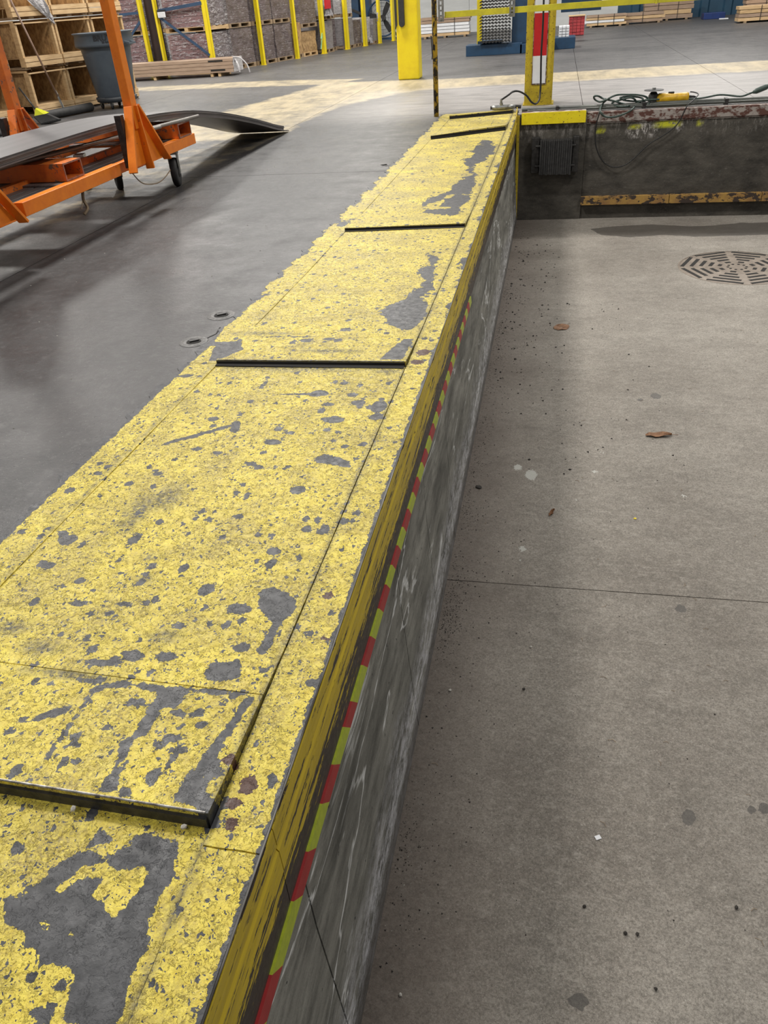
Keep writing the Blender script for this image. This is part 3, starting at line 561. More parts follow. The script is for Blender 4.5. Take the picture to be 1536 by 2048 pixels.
def chunk(x,y,r,label,mat,h=.7,name='pebble'):
    bm=bmesh.new(); bmesh.ops.create_icosphere(bm,subdivisions=1,radius=r)
    for v in bm.verts: v.co*=random.uniform(.75,1.2); v.co.z*=h
    me=bpy.data.meshes.new(name); bm.to_mesh(me); bm.free(); me.materials.append(mat); o=bpy.data.objects.new(name,me); COL.objects.link(o); o.location=(x,y,-H+r*h*.7); o.rotation_euler=(0,0,random.random()*3); return tag(o,label,'debris')
chunk(*(-0.299,3.525,-1.090)[:2],.022,'flat dark grey stone chip beside the side wall',GRIT,.25,'stone_chip')
for px,lab in ((((0.636,1.330,-1.090)),'black crumb farthest right on the near pit floor'),(((0.208,1.266,-1.090)),'black crumb below the white paper scrap on the pit floor'),(((0.320,1.206,-1.090)),'left black crumb of the close pair on the near pit floor'),(((0.352,1.208,-1.090)),'right black crumb of the close pair on the near pit floor'),(((0.000,2.091,-1.090)),'black crumb on the mid pit floor near the wall'),(((0.389,1.069,-1.090)),'black crumb at the bottom of the pit floor')):
    chunk(px[0],px[1],.0062,lab,GRIT,.8,'crumb')
for px,lab in ((((0.019,2.324,-1.090)),'tiny round white pebble on the mid pit floor'),(((-0.279,2.047,-1.090)),'pale pebble at the foot of the side wall'),(((-0.283,0.945,-1.090)),'white pebble low at the wall foot, nearest the camera')):
    chunk(px[0],px[1],.006,lab,CHALK,.8)
o=chunk(*(0.501,3.301,-1.090)[:2],.009,'small bright yellow paint flake on the pit floor',YEL,.3,'paint_flake')
m=MB(); m.box(-.009,.009,-.007,.007,0,.002); o=m.build('paper_scrap',WHITE); o.location=(*(0.255,1.497,-1.090)[:2],-H+.001); o.rotation_euler=(0,0,.5); tag(o,'small white paper scrap on the near pit floor','scrap')
# stone crumbs on the nearest plate edge
for px,lab in (((-0.554,0.683,0.000),'pale crumb lying against the raised lip of the nearest seam'),((-0.764,0.687,0.000),'grey crumb lying in the gap before the raised lip')):
    o=chunk(px[0],px[1],.006,lab,CHALK,.8); o.location.z=.006
gr=MB()
def grit(m,n,xf,yf,smin,smax,z):
    for i in range(n):
        x=xf();y=yf(); r=random.uniform(smin,smax)*(1+.15*y*.2); a=random.random()*6
        vs=[(x+r*math.cos(a+k*2.1)*random.uniform(.6,1.3),y+r*math.sin(a+k*2.1)*random.uniform(.6,1.3),z) for k in range(3)]+[(x,y,z+r*random.uniform(.5,1))]
        m.add(vs,[(0,1,3),(1,2,3),(2,0,3)])
def wallx():
    return -.365+abs(random.gauss(0,.055))
clumps=[random.uniform(1.2,7) for _ in range(26)]
grit(gr,1500,wallx,lambda:random.gauss(random.choice(clumps),.10),.0012,.0034,-H)
grit(gr,700,lambda:-.36+abs(random.gauss(0,.16)),lambda:random.uniform(1,9),.0015,.005,-H)
grit(gr,260,lambda:random.uniform(-.3,2.4),lambda:random.uniform(1.2,9),.001,.0045,-H)
grit(gr,60,lambda:random.uniform(-.2,.8),lambda:random.uniform(3.5,6.5),.004,.010,-H); grit(gr,110,lambda:-.33+abs(random.gauss(0,.22)),lambda:random.uniform(4.5,8.6),.005,.012,-H)
tag(gr.build('loose_grit',GRIT),'dark loose grit scattered over the pit floor and along its wall','grit',kind='stuff')
g2=MB(); grit(g2,500,lambda:random.uniform(-.35,1.8),lambda:random.uniform(1.1,6),.0008,.0025,-H); grit(g2,200,wallx,lambda:random.uniform(1,6),.001,.003,-H)
tag(g2.build('pale_grit',CHALK),'pale specks of chipped concrete scattered on the pit floor','grit',kind='stuff')
g3=MB()
for i in range(60):
    x=random.uniform(-.3,1.6);y=random.uniform(1.2,6);a=random.random()*PI;L=random.uniform(.01,.03)
    g3.tube([(x,y,-H+.001),(x+L*.5*math.cos(a),y+L*.5*math.sin(a),-H+.003),(x+L*math.cos(a+.5),y+L*math.sin(a+.5),-H+.001)],.0007,4)
tag(g3.build('wood_fibres',WOODDK),'thin straw-like splinters scattered on the pit floor','splinters',kind='stuff')

# ------------------------------------------------------------ far edge of the pit: bumper, angles, conduit, tools
bp=thing('dock_bumper','black laminated rubber dock bumper bolted to the end wall under the yellow angle','dock bumper',(0.02,9.33,-.4))
for x0,x1 in ((-.235,-.15),(.205,.27)):
    MB().box(x0,x1,9.27,9.345,-.575,-.215).build('end_bracket',STEELDK,bp,bevel=.006)
nb=15
for k in range(nb):
    a=-.145+k*(.345/nb); MB().box(a+.0015,a+.345/nb-.0015,9.215+.006*(k%2)+random.uniform(0,.004),9.345,-.585+random.uniform(-.006,.006),-.245+random.uniform(-.006,.006)).build('rubber_pad',BUMPER,bp)
MB().tube([(-.19,9.255,-.30),(.235,9.255,-.30)],.012,8).tube([(-.19,9.255,-.50),(.235,9.255,-.50)],.012,8).build('tie_rod',STEELDK,bp)
ya=thing('angle_iron','bright yellow steel angle capping the pit edge above the bumper','angle iron',(0,9.34,0))
MB().box(-.355,.322,9.315,9.33,-.092,.022).build('face_leg',YELANG,ya,bevel=.002); MB().box(-.355,.322,9.33,9.44,.008,.022).build('top_leg',RUSTED,ya,bevel=.002)
lg=thing('angle_iron','rusty yellow steel ledge running low along the end wall','angle iron',(2,9.33,-.88))
for k in range(5):
    a=.33+k*.95; MB().box(a+.003,a+.947,9.31,9.345+.02,-.935,-.845).build('ledge_segment',RUSTY,lg,bevel=.003)
cd=thing('conduit','dark greenish steel pipe lying along the far pit edge','pipe',(2,9.5,.03))
MB().tube([(-.36,9.50,.03),(5.2,9.50,.03)],.024,10).build('pipe',DARKPIPE,cd,True)
MB().tube([(-.30,9.455,.022),(5.2,9.455,.022)],.013,8).build('side_tube',DARKPIPE,cd,True)
for x in (.0,.9,1.72,2.6): MB().box(x,x+.035,9.44,9.54,.0,.058).build('clamp',STEELDK,cd,bevel=.004)
# coupler and hose
cp=thing('air_coupler','chrome air tool coupler lying on the corner of the yellow strip','air tool',(-.55,9.62,.05))
MB().tube([(-.70,9.60,.055),(-.69,9.60,.055),(-.66,9.60,.055),(-.60,9.61,.055),(-.52,9.62,.055),(-.44,9.63,.055)],[.012,.022,.026,.028,.026,.020],12).build('barrel',ZINC,cp,True)
MB().tube([(-.712,9.60,.055),(-.70,9.60,.055)],.018,10).build('black_tip',RUBBER,cp)
MB().tube([(-.44,9.63,.055),(-.375,9.63,.05)],.018,10).build('collar',STEELDK,cp)
MB().tube([(-.595,9.61,.07),(-.595,9.61,.10)],.020,8).tube([(-.595,9.61,.10),(-.595,9.61,.135)],.013,8).build('swivel_fitting',ZINC,cp)
def spline(pts,n=6):
    P=[Vector(p) for p in pts]; out=[]
    for i in range(len(P)-1):
        a=P[max(i-1,0)];b=P[i];c=P[i+1];d=P[min(i+2,len(P)-1)]
        for k in range(n):
            t=k/n; out.append(.5*((2*b)+(c-a)*t+(2*a-5*b+4*c-d)*t*t+(3*b-a-3*c+d)*t**3))
    out.append(P[-1]); return out
hs=MB().tube(spline([(-.595,9.61,.13)]+[(-0.516,9.640,0.173),(-0.476,9.700,0.194),(-0.413,9.750,0.191),(-0.331,9.800,0.143),(-0.274,9.860,0.069),(-0.225,9.920,0.040),(-0.189,9.980,0.072),(-0.182,10.020,0.143),(-0.181,10.020,0.238),(-0.189,10.020,0.511),(-0.185,10.020,0.747),(-0.187,10.020,0.998),(-0.197,10.020,1.285)]),.0105,8).build('air_hose',CABLEK,None,True)
tag(hs,'black air hose looping from the chrome coupler up the front of the yellow column','hose')
# yellow column with reflective panel
cl=thing('steel_column','worn yellow steel column with a red and white reflective panel behind the pit corner','column',(-.20,10.18,0))
MB().box(-.365,-.05,10.16,10.185,0,3.2).build('front_flange',YELOLD,cl,bevel=.003); MB().box(-.22,-.195,10.185,10.42,0,3.2).build('web',YELOLD,cl); MB().box(-.365,-.05,10.42,10.445,0,3.2).build('back_flange',YELOLD,cl)
pn=MB().box(-.288,-.125,10.148,10.158,.21,1.75).build('panel_frame',RUSTED,cl)
for k,(a,b) in enumerate(((.222,.495),(.495,.900),(.900,1.25),(1.25,1.65))): MB().box(-.280,-.134,10.142,10.148,a,b).build('white_band' if k%2==0 else 'red_band',WHITE if k%2==0 else REDREF,cl)
MB().box(-.38,-.03,10.14,10.46,0,.012).build('base_plate',YELOLD,cl)
# chipped pipe post, rail, brackets
pp=thing('pipe_post','thin round post with black steel showing through chipped yellow paint','post',(-1.314,9.56,0))
MB().tube([(-1.314,9.56,0),(-1.308,9.56,3.0)],.0275,12).build('pipe',YELPIPE,pp,True)
MB().tube([(-1.35,9.54,.78),(-1.34,9.54,.60),(-1.345,9.54,.56)],.006,6).build('hook',STEELDK,pp)
ral=thing('guard_rail','yellow flat steel rail spanning above the far pit edge','guard rail',(0,9.54,.97))
MB().box(-1.20,2.6,9.53,9.55,.93,.985).build('bar',YELRAIL,ral,bevel=.002)
for x in (-.2,): MB().box(.92,.94,9.522,9.552,.925,.99).build('joint_band',YELRAIL,ral)
def strut(x,label):
    t=thing('slotted_strut',label,'bracket',(x,9.52,1),0,'slotted zinc struts clamped to the yellow rail')
    m=MB()
    z=.90
    zs=[.90]
    while z<1.8: z+=.045; zs.append(z)
    m.box(x-.028,x-.010,9.50,9.515,.90,1.9).box(x+.010,x+.028,9.50,9.515,.90,1.9)
    for z in zs[:-1]: m.box(x-.010,x+.010,9.50,9.515,z,z+.016)
    m.box(x-.028,x-.025,9.515,9.535,.9,1.9).box(x+.025,x+.028,9.515,9.535,.9,1.9); m.build('channel',ZINC,t)
    MB().tube([(x,9.49,.925),(x,9.56,.925)],.012,6).build('bolt',ZINC,t)
strut(-1.235,'slotted zinc strut beside the chipped pipe post'); strut(-.495,'slotted zinc strut between the pipe post and the column')
# cables
Yp=9.52
pts=[(0.392,9.470,0.131),(0.428,9.490,0.136),(0.483,9.510,0.111),(0.509,9.470,0.092),(0.459,9.490,0.078),(0.406,9.510,0.102),(0.396,9.470,0.135),(0.439,9.490,0.134),(0.499,9.510,0.103),(0.608,9.470,0.081),(0.697,9.490,0.051),(0.831,9.510,0.029),(0.923,9.470,0.023),(0.974,9.490,0.047),(0.944,9.510,0.094),(0.860,9.470,0.126),(0.740,9.490,0.133),(0.629,9.510,0.132),(0.543,9.470,0.104),(0.487,9.490,0.052),(0.462,9.305,0.010),(0.514,9.305,-0.040),(0.602,9.305,-0.051),(0.694,9.305,-0.031),(0.776,9.305,0.006),(0.830,9.490,0.029),(0.832,9.510,0.069),(0.777,9.470,0.106),(0.693,9.490,0.092),(0.591,9.510,0.061),(0.628,9.470,0.036),(0.708,9.360,0.037),(0.805,9.510,0.032),(0.899,9.470,0.076),(0.864,9.490,0.103),(0.744,9.510,0.113),(0.666,9.470,0.109),(0.721,9.490,0.081),(0.853,9.510,0.064),(0.968,9.470,0.077),(1.068,9.490,0.073)]
o=MB().tube(spline(pts),.0098,8).build('power_cord',CABLEG,None,True); tag(o,'dark green extension cord tangled in loops on the far pit edge','cord')
o=MB().tube(spline([(0.468,9.330,0.025),(0.453,9.330,-0.036),(0.435,9.330,-0.121),(0.435,9.330,-0.243),(0.455,9.330,-0.342),(0.506,9.330,-0.444),(0.576,9.330,-0.516),(0.674,9.330,-0.550),(0.777,9.330,-0.528),(0.873,9.330,-0.455),(0.943,9.330,-0.383),(1.012,9.330,-0.322),(1.130,9.330,-0.254),(1.222,9.330,-0.190),(1.274,9.330,-0.130),(1.307,9.330,-0.052),(1.336,9.330,0.021)]+[(1.393,9.400,0.057),(1.446,9.500,0.085),(1.460,9.550,0.102),(1.426,9.600,0.113),(1.388,9.620,0.117)]),.0062,7).build('tool_cable',CABLEK,None,True)
tag(o,'thin black cable of the yellow grinder hanging in a loop down the end wall','cord')
o=MB().tube(spline([(0.933,9.560,0.069),(1.037,9.580,0.067),(1.190,9.580,0.055),(1.492,9.580,0.056),(1.686,9.580,0.080),(1.887,9.580,0.057),(1.980,9.580,0.080),(2.048,9.580,0.105),(2.142,9.580,0.142),(2.438,9.620,0.223),(2.924,9.700,0.237)]),.0095,8).build('power_cord',CABLEG,None,True)
tag(o,'dark green extension cord with a plug running off to the right along the pit edge','cord')
c0=Vector((2.092,9.575,0.122)); MB().tube([c0+Vector((-.09,0,-.035)),c0+Vector((-.06,0,-.025)),c0+Vector((.03,0,.01)),c0+Vector((.07,0,.03))],[.012,.026,.028,.014],10).build('plug',CABLEG,o,True)
# angle grinder lying on the conduit
gz=.085; A=Vector((1.0,9.62,gz)); 
ag=thing('angle_grinder','yellow and black angle grinder lying on the far pit edge, disc up','angle grinder',(1.1,9.62,.05))
q=lambda px,py:Vector(aty_(px,py))
x0,x1=.995,1.345
MB().tube([(x0+.055,9.6,gz-.02),(x0+.075,9.6,gz-.02),(x0+.15,9.6,gz-.02),(x0+.2,9.6,gz-.018),(x0+.30,9.6,gz-.016),(x0+.36,9.6,gz-.016),(x0+.38,9.6,gz-.016)],[.04,.055,.056,.048,.047,.052,.040],14).build('body',DEWY,ag,True)
MB().lathe([(0,-.055),(.045,-.055),(.052,-.03),(.050,.03),(.03,.06),(0,.06)],(x0+.02,9.6,gz-.01),16).build('gear_head',STEELDK,ag,True)
MB().lathe([(0,.0),(.10,.0),(.10,.006),(0,.008)],(x0+.02,9.6,gz+.065),24).build('disc',STEELDK,ag)
MB().lathe([(0,.0),(.018,.0),(.018,.02),(0,.02)],(x0+.02,9.6,gz+.07),12).build('flange_nut',ZINC,ag)
MB().box(x0+.17,x0+.23,9.59,9.61,gz+.02,gz+.045).build('switch',RUBBER,ag,bevel=.004)
MB().tube([(x0+.375,9.6,gz-.01),(x0+.43,9.6,gz-.012),(x0+.46,9.6,gz-.02)],[.014,.011,.008],8).build('cord_sleeve',RUBBER,ag)

# ------------------------------------------------------------ yellow building pillar
pl=thing('pillar','bright yellow square building pillar standing beyond the floor line','column',(-2.40,14.4,0))
MB().box(-2.575,-2.225,14.24,14.59,0,4).build('shaft',YEL,pl,bevel=.02)
pd=MB()
prof=[(-2.52+.045*math.cos(a)+.045,.79+.05*math.sin(a)) for a in [PI+i*PI/10 for i in range(11)]]
pd.prism([(-2.52,2.3)]+prof+[(-2.43,2.3)],14.20,14.245).build('rubber_guard',RUBBER,pl,bevel=.006)
MB().prism([(-2.585,2.3)]+[(-2.585,.78),(-2.58,.745),(-2.555,.76),(-2.55,2.3)],14.222,14.26).build('edge_guard',RUBBER,pl)

# ------------------------------------------------------------ orange cart with sheets and rods
ct=thing('material_cart','orange steel material cart with upright posts and rubber casters','cart',(-3.35,4.8,0))
xf,xb=-2.86,-3.84
def pbox(name,mat,*a,bev=.003): return MB().box(*a).build(name,mat,ct,bevel=bev)
for y0,y1 in ((3.98,5.12),(5.28,6.42)): pbox('side_rail',ORANGE,xf-.06,xf,y0,y1,.265,.34)
pbox('side_rail',ORANGE,xf-.065,xf-.02,5.10,5.30,.27,.335); pbox('side_rail',ORANGE,xf-.06,xf,2.6,3.92,.265,.34)
pbox('back_rail',ORANGEW,xb,xb+.06,2.6,6.42,.265,.34)
for y_ in (2.7,4.46,6.05):
    pbox('deck_strip',GREYTRIM,xb+.06,xf-.06,y_,y_+.28,.325,.338)
for k in range(3): pbox('tread_strip',GREYTRIM,xf-.30+k*.08,xf-.235+k*.08,2.6,6.40,.300,.327,bev=.002)
pbox('cross_member',ORANGEW,xb+.05,xf-.06,6.34,6.41,.27,.33); pbox('cross_member',ORANGEW,xb+.05,xf-.3,5.15,5.25,.27,.37); pbox('inner_rail',ORANGEW,xf-.36,xf-.31,2.6,6.4,.28,.36)
# the hollow cross tubes, open ends to the aisle
def hollow(y0,y1,z0,z1,xa,xe,t=.009):
    g=thing  # no-op
    o=MB().box(xa,xe,y0,y1,z1-t,z1).box(xa,xe,y0,y1,z0,z0+t).box(xa,xe,y0,y0+t,z0+t,z1-t).box(xa,xe,y1-t,y1,z0+t,z1-t).build('cross_tube',ORANGEW,ct)
    e=.004; MB().box(xe,xe+e,y0,y1,z1-t,z1).box(xe,xe+e,y0,y1,z0,z0+t).box(xe,xe+e,y0,y0+t,z0+t,z1-t).box(xe,xe+e,y1-t,y1,z0+t,z1-t).build('cut_end',BARETUBE,o)
    MB().box(xa+.01,xe-.12,y0+t,y1-t,z0+t,z1-t).build('dark_inside',VOID,o)  # black block stands in for the shade inside the tube
hollow(4.535,4.745,.342,.442,xb-.03,xf-.05); hollow(6.13,6.36,.342,.442,xb-.03,xf+.0)
# posts with splayed gusset bars
POSTY=.045
def post(x,y,s,front=True):
    m=ORANGE if front else ORANGEW
    MB().box(x-.035,x+.025,y+POSTY-.04,y+POSTY+.04,.52,2.1).build('post',m,ct,bevel=.004)
    MB().box(x-.055,x-.01,y-.115,y-.065,.30,.62).build('wear_bar',STEELDK,ct,bevel=.002)
    for d0,d1,t0 in ((-.19,-.05,.30),(.07,.09,.285),(.36,.15,.30)):
        MB().bar((x+.015,y+d1*.5,.66),(x+.035,y+d0,t0-.02),.016,.06,(1,0,0)).build('gusset_bar',m,ct,bevel=.002)
    MB().prism([(y-.14,.30),(y+.33,.30),(y+.05,.62),(y-.02,.62)],x+.004,x+.012,'x').build('gusset_plate',m,ct)
post(-2.79,5.28,1); post(-3.78,5.46,-1,False); post(-2.79,3.44,1)
post(-3.78,3.4,-1,False)
def caster(x,y,rot,label=None):
    w_=MB(); M=Matrix.Translation((x,y,.105))@Matrix.Rotation(rot,4,'Z')@Matrix.Rotation(PI/2,4,'Y')
    w_.lathe([(.035,-.024),(.08,-.026),(.100,-.022),(.105,-.012),(.105,.012),(.100,.022),(.08,.026),(.035,.024)],(0,0,0),28)
    w_.v=[tuple(M@Vector(v)) for v in w_.v]; o=w_.build('caster_wheel',RUBBER,ct,True)
    h=MB(); h.lathe([(0,-.03),(.035,-.03),(.045,-.02),(.045,.02),(.035,.03),(0,.03)],(0,0,0),16); h.v=[tuple(M@Vector(v)) for v in h.v]; h.build('wheel_hub',STEELDK,o,True)
    F=Matrix.Translation((x,y,0))@Matrix.Rotation(rot,4,'Z'); b=MB()
    for sx in (-1,1): b.prism([(-.02,.09),(.02,.09),(.035,.24),(-.035,.24)],sx*.034-.003,sx*.034+.003,'x')
    b.box(-.04,.04,-.045,.045,.235,.262); b.v=[tuple(F@Vector(v)) for v in b.v]; b.build('caster_fork',ZINC,ct)
caster(-2.945,6.12,.25); caster(-3.42,6.05,.6); caster(-3.75,6.12,.3); caster(-2.97,3.2,.2); caster(-3.75,3.2,.2)
m=MB().tube(spline([(-2.93,6.0,.14),(-2.92,5.85,.11),(-2.88,5.62,.115),(-2.87,5.4,.16),(-2.88,5.3,.25)]),.004,5).tube(spline([(-2.93,4.72,.27),(-2.94,4.71,.2),(-2.92,4.70,.15),(-2.93,4.66,.12)]),.010,5).tube(spline([(-2.95,4.72,.2),(-2.9,4.60,.17),(-2.88,4.56,.18)]),.003,5)
m.build('frayed_rope',WOODDK,ct)
# bowed stack of sheets
ys_=np.linspace(2.4,8.88,44); zc=np.interp(ys_,[2.4,4.0,5.2,6.2,7.0,8.0,8.88],[.478,.495,.512,.485,.39,.20,.004])
zc=np.convolve(np.pad(zc,3,'edge'),np.ones(7)/7,'valid'); zc=zc-(zc[-1]-.004)*np.linspace(0,1,44)**8
sh=thing('sheet_stack','stack of long thin grey sheets bowing over the orange cart down to the floor','sheet stack',(-3.2,5,.5))
tn=.0085
def strip_(x0,x1,off,mat,name,yend):
    m=MB(); k=[i for i in range(44) if ys_[i]<=yend]; n=len(k)
    vs=[]
    for i in k:
        for x in (x0,x1):
            for dz in (0,tn): vs.append((x+.036*(ys_[i]-5),ys_[i],zc[i]+off+dz))
    fs=[]
    for i in range(n-1):
        a=i*4;b=a+4; fs+=[(a+1,a+3,b+3,b+1),(a,b,b+2,a+2),(a,a+1,b+1,b),(a+2,b+2,b+3,a+3)]
    fs+=[(0,2,3,1),((n-1)*4,(n-1)*4+1,(n-1)*4+3,(n-1)*4+2)]
    m.add(vs,fs); m.build(name,mat,sh)
for k in range(5): strip_(-3.55+.01*k,-2.985+random.uniform(-.006,.006),.002+k*.0098,SHEETTOP if k==4 else SHEET,'sheet',8.9-k*.03)
# bars lying lengthwise over the tubes
for i,(x,y1,z,rad) in enumerate(((-3.02,6.44,.458,.013),(-3.055,6.30,.457,.012),(-3.10,5.9,.456,.012))):
    o=MB().tube([(x-.36,2.9,z),(x-.17,4.5,z),(x+.21,y1,z+.0)],rad,8).build('steel_rod',ROD,None,True)
    tag(o,['longest grey steel rod laid along the orange cart, outermost','grey steel rod beside the longest one on the orange cart','innermost grey steel rod on the orange cart, near the sheet stack'][i],'rod')

# ------------------------------------------------------------ waste container on dolly
wc=thing('waste_container','round blue-grey plastic waste container standing on a caster dolly','trash can',(-6.67,12.35,0))
C0=(-6.67,12.35,0)
MB().lathe([(0,.15),(.27,.15),(.285,.17),(.365,.80),(.372,.83),(.36,.83),(.27,.2),(0,.2)],C0,40).build('body',CAN,wc,True)
MB().lathe([(.37,.80),(.43,.825),(.432,.85),(.415,.97),(.44,.985),(.44,1.0),(.40,1.0),(.375,.84)],C0,40).build('rim',CAN,wc,True)
MB().lathe([(0,.09),(.28,.09),(.30,.10),(.31,.155),(.27,.165),(0,.165)],C0,32).build('dolly',CANDK,wc,True)
for a in (.4,2.0,3.6,4.8,5.9):
    x=C0[0]+.24*math.cos(a);y=C0[1]+.24*math.sin(a); M=Matrix.Translation((x,y,.042))@Matrix.Rotation(a*2,4,'Z')@Matrix.Rotation(PI/2,4,'Y')
    m=MB().lathe([(0,-.014),(.034,-.014),(.042,-.008),(.042,.008),(.034,.014),(0,.014)],(0,0,0),16); m.v=[tuple(M@Vector(v)) for v in m.v]; o=m.build('caster',RUBBER if a<5 else ZINC,wc,True)
    MB().box(x-.02,x+.02,y-.02,y+.02,.05,.092).build('caster_bracket',ZINC,wc)
for s,a in ((-1,2.9),(1,6.1)):
    m=MB(); M=Matrix.Translation(C0)@Matrix.Rotation(a,4,'Z'); m.bar((.42,-.07,.86),(.50,-.06,.84),.03,.02).bar((.42,.07,.86),(.50,.06,.84),.03,.02).bar((.49,-.08,.84),(.49,.08,.84),.03,.025); m.v=[tuple(M@Vector(v)) for v in m.v]; m.build('handle',CAN,wc)
def text_on(body,size,a0,z,R_,parent,mat,name='lettering'):
    cu=bpy.data.curves.new(name,'FONT'); cu.body=body; cu.size=size; cu.extrude=.002; cu.align_x='CENTER'; cu.align_y='CENTER'; cu.offset=size*.03
    o=bpy.data.objects.new(name,cu); COL.objects.link(o); dg=bpy.context.evaluated_depsgraph_get(); me=bpy.data.meshes.new_from_object(o.evaluated_get(dg)); bpy.data.objects.remove(o)
    for v in me.vertices:
        a=a0+v.co.x/R_; r=R_+v.co.z; v.co=(C0[0]+r*math.cos(a),C0[1]+r*math.sin(a),z+v.co.y)
    me.materials.clear(); me.materials.append(mat); o=bpy.data.objects.new(name,me); COL.objects.link(o); o.parent=parent; o.location=-parent.location; return o
text_on('BRUTE',.105,-PI/2+.50,.925,.427,wc,INK)
text_on('55 GAL',.035,-PI/2+.54,.872,.433,wc,INK,'small_lettering')

# ------------------------------------------------------------ brooms
pb=thing('push_broom','push broom with a long brown handle and black bristles leaning on the crates','broom',(-7.0,11.6,0))
MB().tube([(-7.05,11.42,.10),(-7.50,11.42,1.75)],.014,8).build('handle',HANDLE,pb,True); 
a=Vector((-7.14,10.95,.07));b=Vector((-6.90,11.95,.07)); a.z=b.z=.065
MB().tube([a,a.lerp(b,.02),b.lerp(a,.02),b],[.04,.06,.06,.04],12).build('bristles',RUBBER,pb,True)
MB().tube([(-7.05,11.42,.10),(-7.02,11.32,.30),(-7.10,11.42,.34)],.006,6).tube([(-7.05,11.42,.1),(-7.09,11.42,.26)],.017,8).build('brace',ZINC,pb)
ab=thing('angle_broom','angled broom with a lime green head and splayed black bristles','broom',(-6.7,10.6,0))
q0=Vector((-6.931,10.750,0.101))
MB().tube([Vector((-7.106,10.800,0.177)),Vector((-7.360,10.950,0.431))],.012,8).build('handle',STEELDK,ab,True)
cc=[Vector((-7.126,10.750,0.078)),Vector((-7.104,10.800,0.183)),Vector((-7.062,10.800,0.168)),Vector((-6.907,10.750,0.125)),Vector((-6.927,10.720,0.104))]
MB().add([c for c in cc]+[c+Vector((0,.05,0)) for c in cc],[(0,1,2,3,4),(9,8,7,6,5)]+[(i,(i+1)%5,5+(i+1)%5,5+i) for i in range(5)]).build('head',LIMEB,ab)
m=MB()
A_,B_=Vector((-7.088,10.730,0.085)),Vector((-6.901,10.730,0.108)); D_,E_=Vector((-6.922,10.600,-0.048)),Vector((-6.683,10.650,0.041)); D_.z=max(D_.z,.005);E_.z=max(E_.z,.005)
for k in range(16):
    s=k/15; m.bar(A_.lerp(B_,s),D_.lerp(E_,s),.022,.05,(0,1,0))
o=m.build('bristles',RUBBER,ab); o['kind']='stuff'
o=MB().lathe([(0,.16),(.10,.15),(.16,.04),(.17,0),(0,0)],((-7.043,9.656,0.000)[0],(-7.043,9.656,0.000)[1],0),14).build('rubber_boot_brush',RUBBER,None,True); tag(o,'dark rounded brush head at the left edge below the crates','brush')

# ------------------------------------------------------------ stacked wooden bins
BA=math.atan2(1.85,.48); BO=Vector((-7.73,10.8,0)); BU=Vector((math.cos(BA),math.sin(BA),0))
def crate_proto():
    t=thing('wooden_bin','x','crate',(0,0,0)); W,D,Hh=.72,.75,.60
    b=lambda n,mt,*a: MB().box(*a).build(n,mt,t,world=False)
    for x in (0,W-.04): 
        for y in (0,D-.04): b('corner_post',WOOD,x,x+.04,y,y+.09 if y==0 else y+.04,.02,Hh-.03)
    b('front_board',WOODH,.0,W,-.02,.0,.03,.085); b('front_board',WOODH,.0,W,-.02,.0,.092,.15)
    b('top_board',WOODH,0,W,-.02,0,Hh-.045,Hh-.028)
    for k in range(4): b('slat',WOODH,.05+k*.16,.19+k*.16,.02,D,.135,.15)
    b('side_panel',OSB,.042,.052,.06,D,.15,Hh-.04); b('side_panel',OSB,W-.052,W-.042,.06,D,.15,Hh-.04); b('back_panel',OSB,.0,W,D-.02,D-.01,.0,Hh)
    for x in (0,.31,W-.09): b('skid',WOODDK,x,x+.09,0.01,D,0,.03)
    b('top_rail',WOOD,0,.04,.05,D,Hh-.028,Hh); b('top_rail',WOOD,W-.04,W,.05,D,Hh-.028,Hh)
    return t
cp0=crate_proto(); rows=['bottom','middle','top']; cols_=[(-.28,'at the left picture edge'),(.75,'behind the push broom'),(1.50,'beside the waste container'),(2.26,'behind the waste container')]
first=True
for ci,(t0,cw) in enumerate(cols_):
    for r in range(3):
        loc=BO+BU*t0+Vector((0,0,r*.612)); lab='pale wooden bin with strand board sides, %s of its stack, %s'%(rows[r],cw)
        if first: c=cp0; c.location=loc; c.rotation_euler=(0,0,BA); c['label']=lab; first=False
        else: c=dup(cp0,None,loc,BA+random.uniform(-.008,.008),lab)
        c['group']='stacked wooden bins on the left'
def BP(t,d,z): return BO+BU*t+Vector((-math.sin(BA),math.cos(BA),0))*d+Vector((0,0,z))
# plastic film draped on the bins
m=MB(); n=9; vs=[]
for i in range(n):
    for j in range(n):
        u,v=i/(n-1),j/(n-1); wd=.22*(1-v)*(1.2-.2*v)+.02; vs.append(BP(1.08+v*.36+(u-.5)*wd*1.8,-.05-.02*math.sin(i*2+j)-.02*random.random(),1.62-.47*v+.03*math.sin(i*3)))
m.add(vs,[(i*n+j,i*n+j+1,(i+1)*n+j+1,(i+1)*n+j) for i in range(n-1) for j in range(n-1)])
o=m.build('plastic_film',WRAPW,None,True); tag(o,'crumpled clear white plastic film hanging over the upper wooden bins','plastic film')

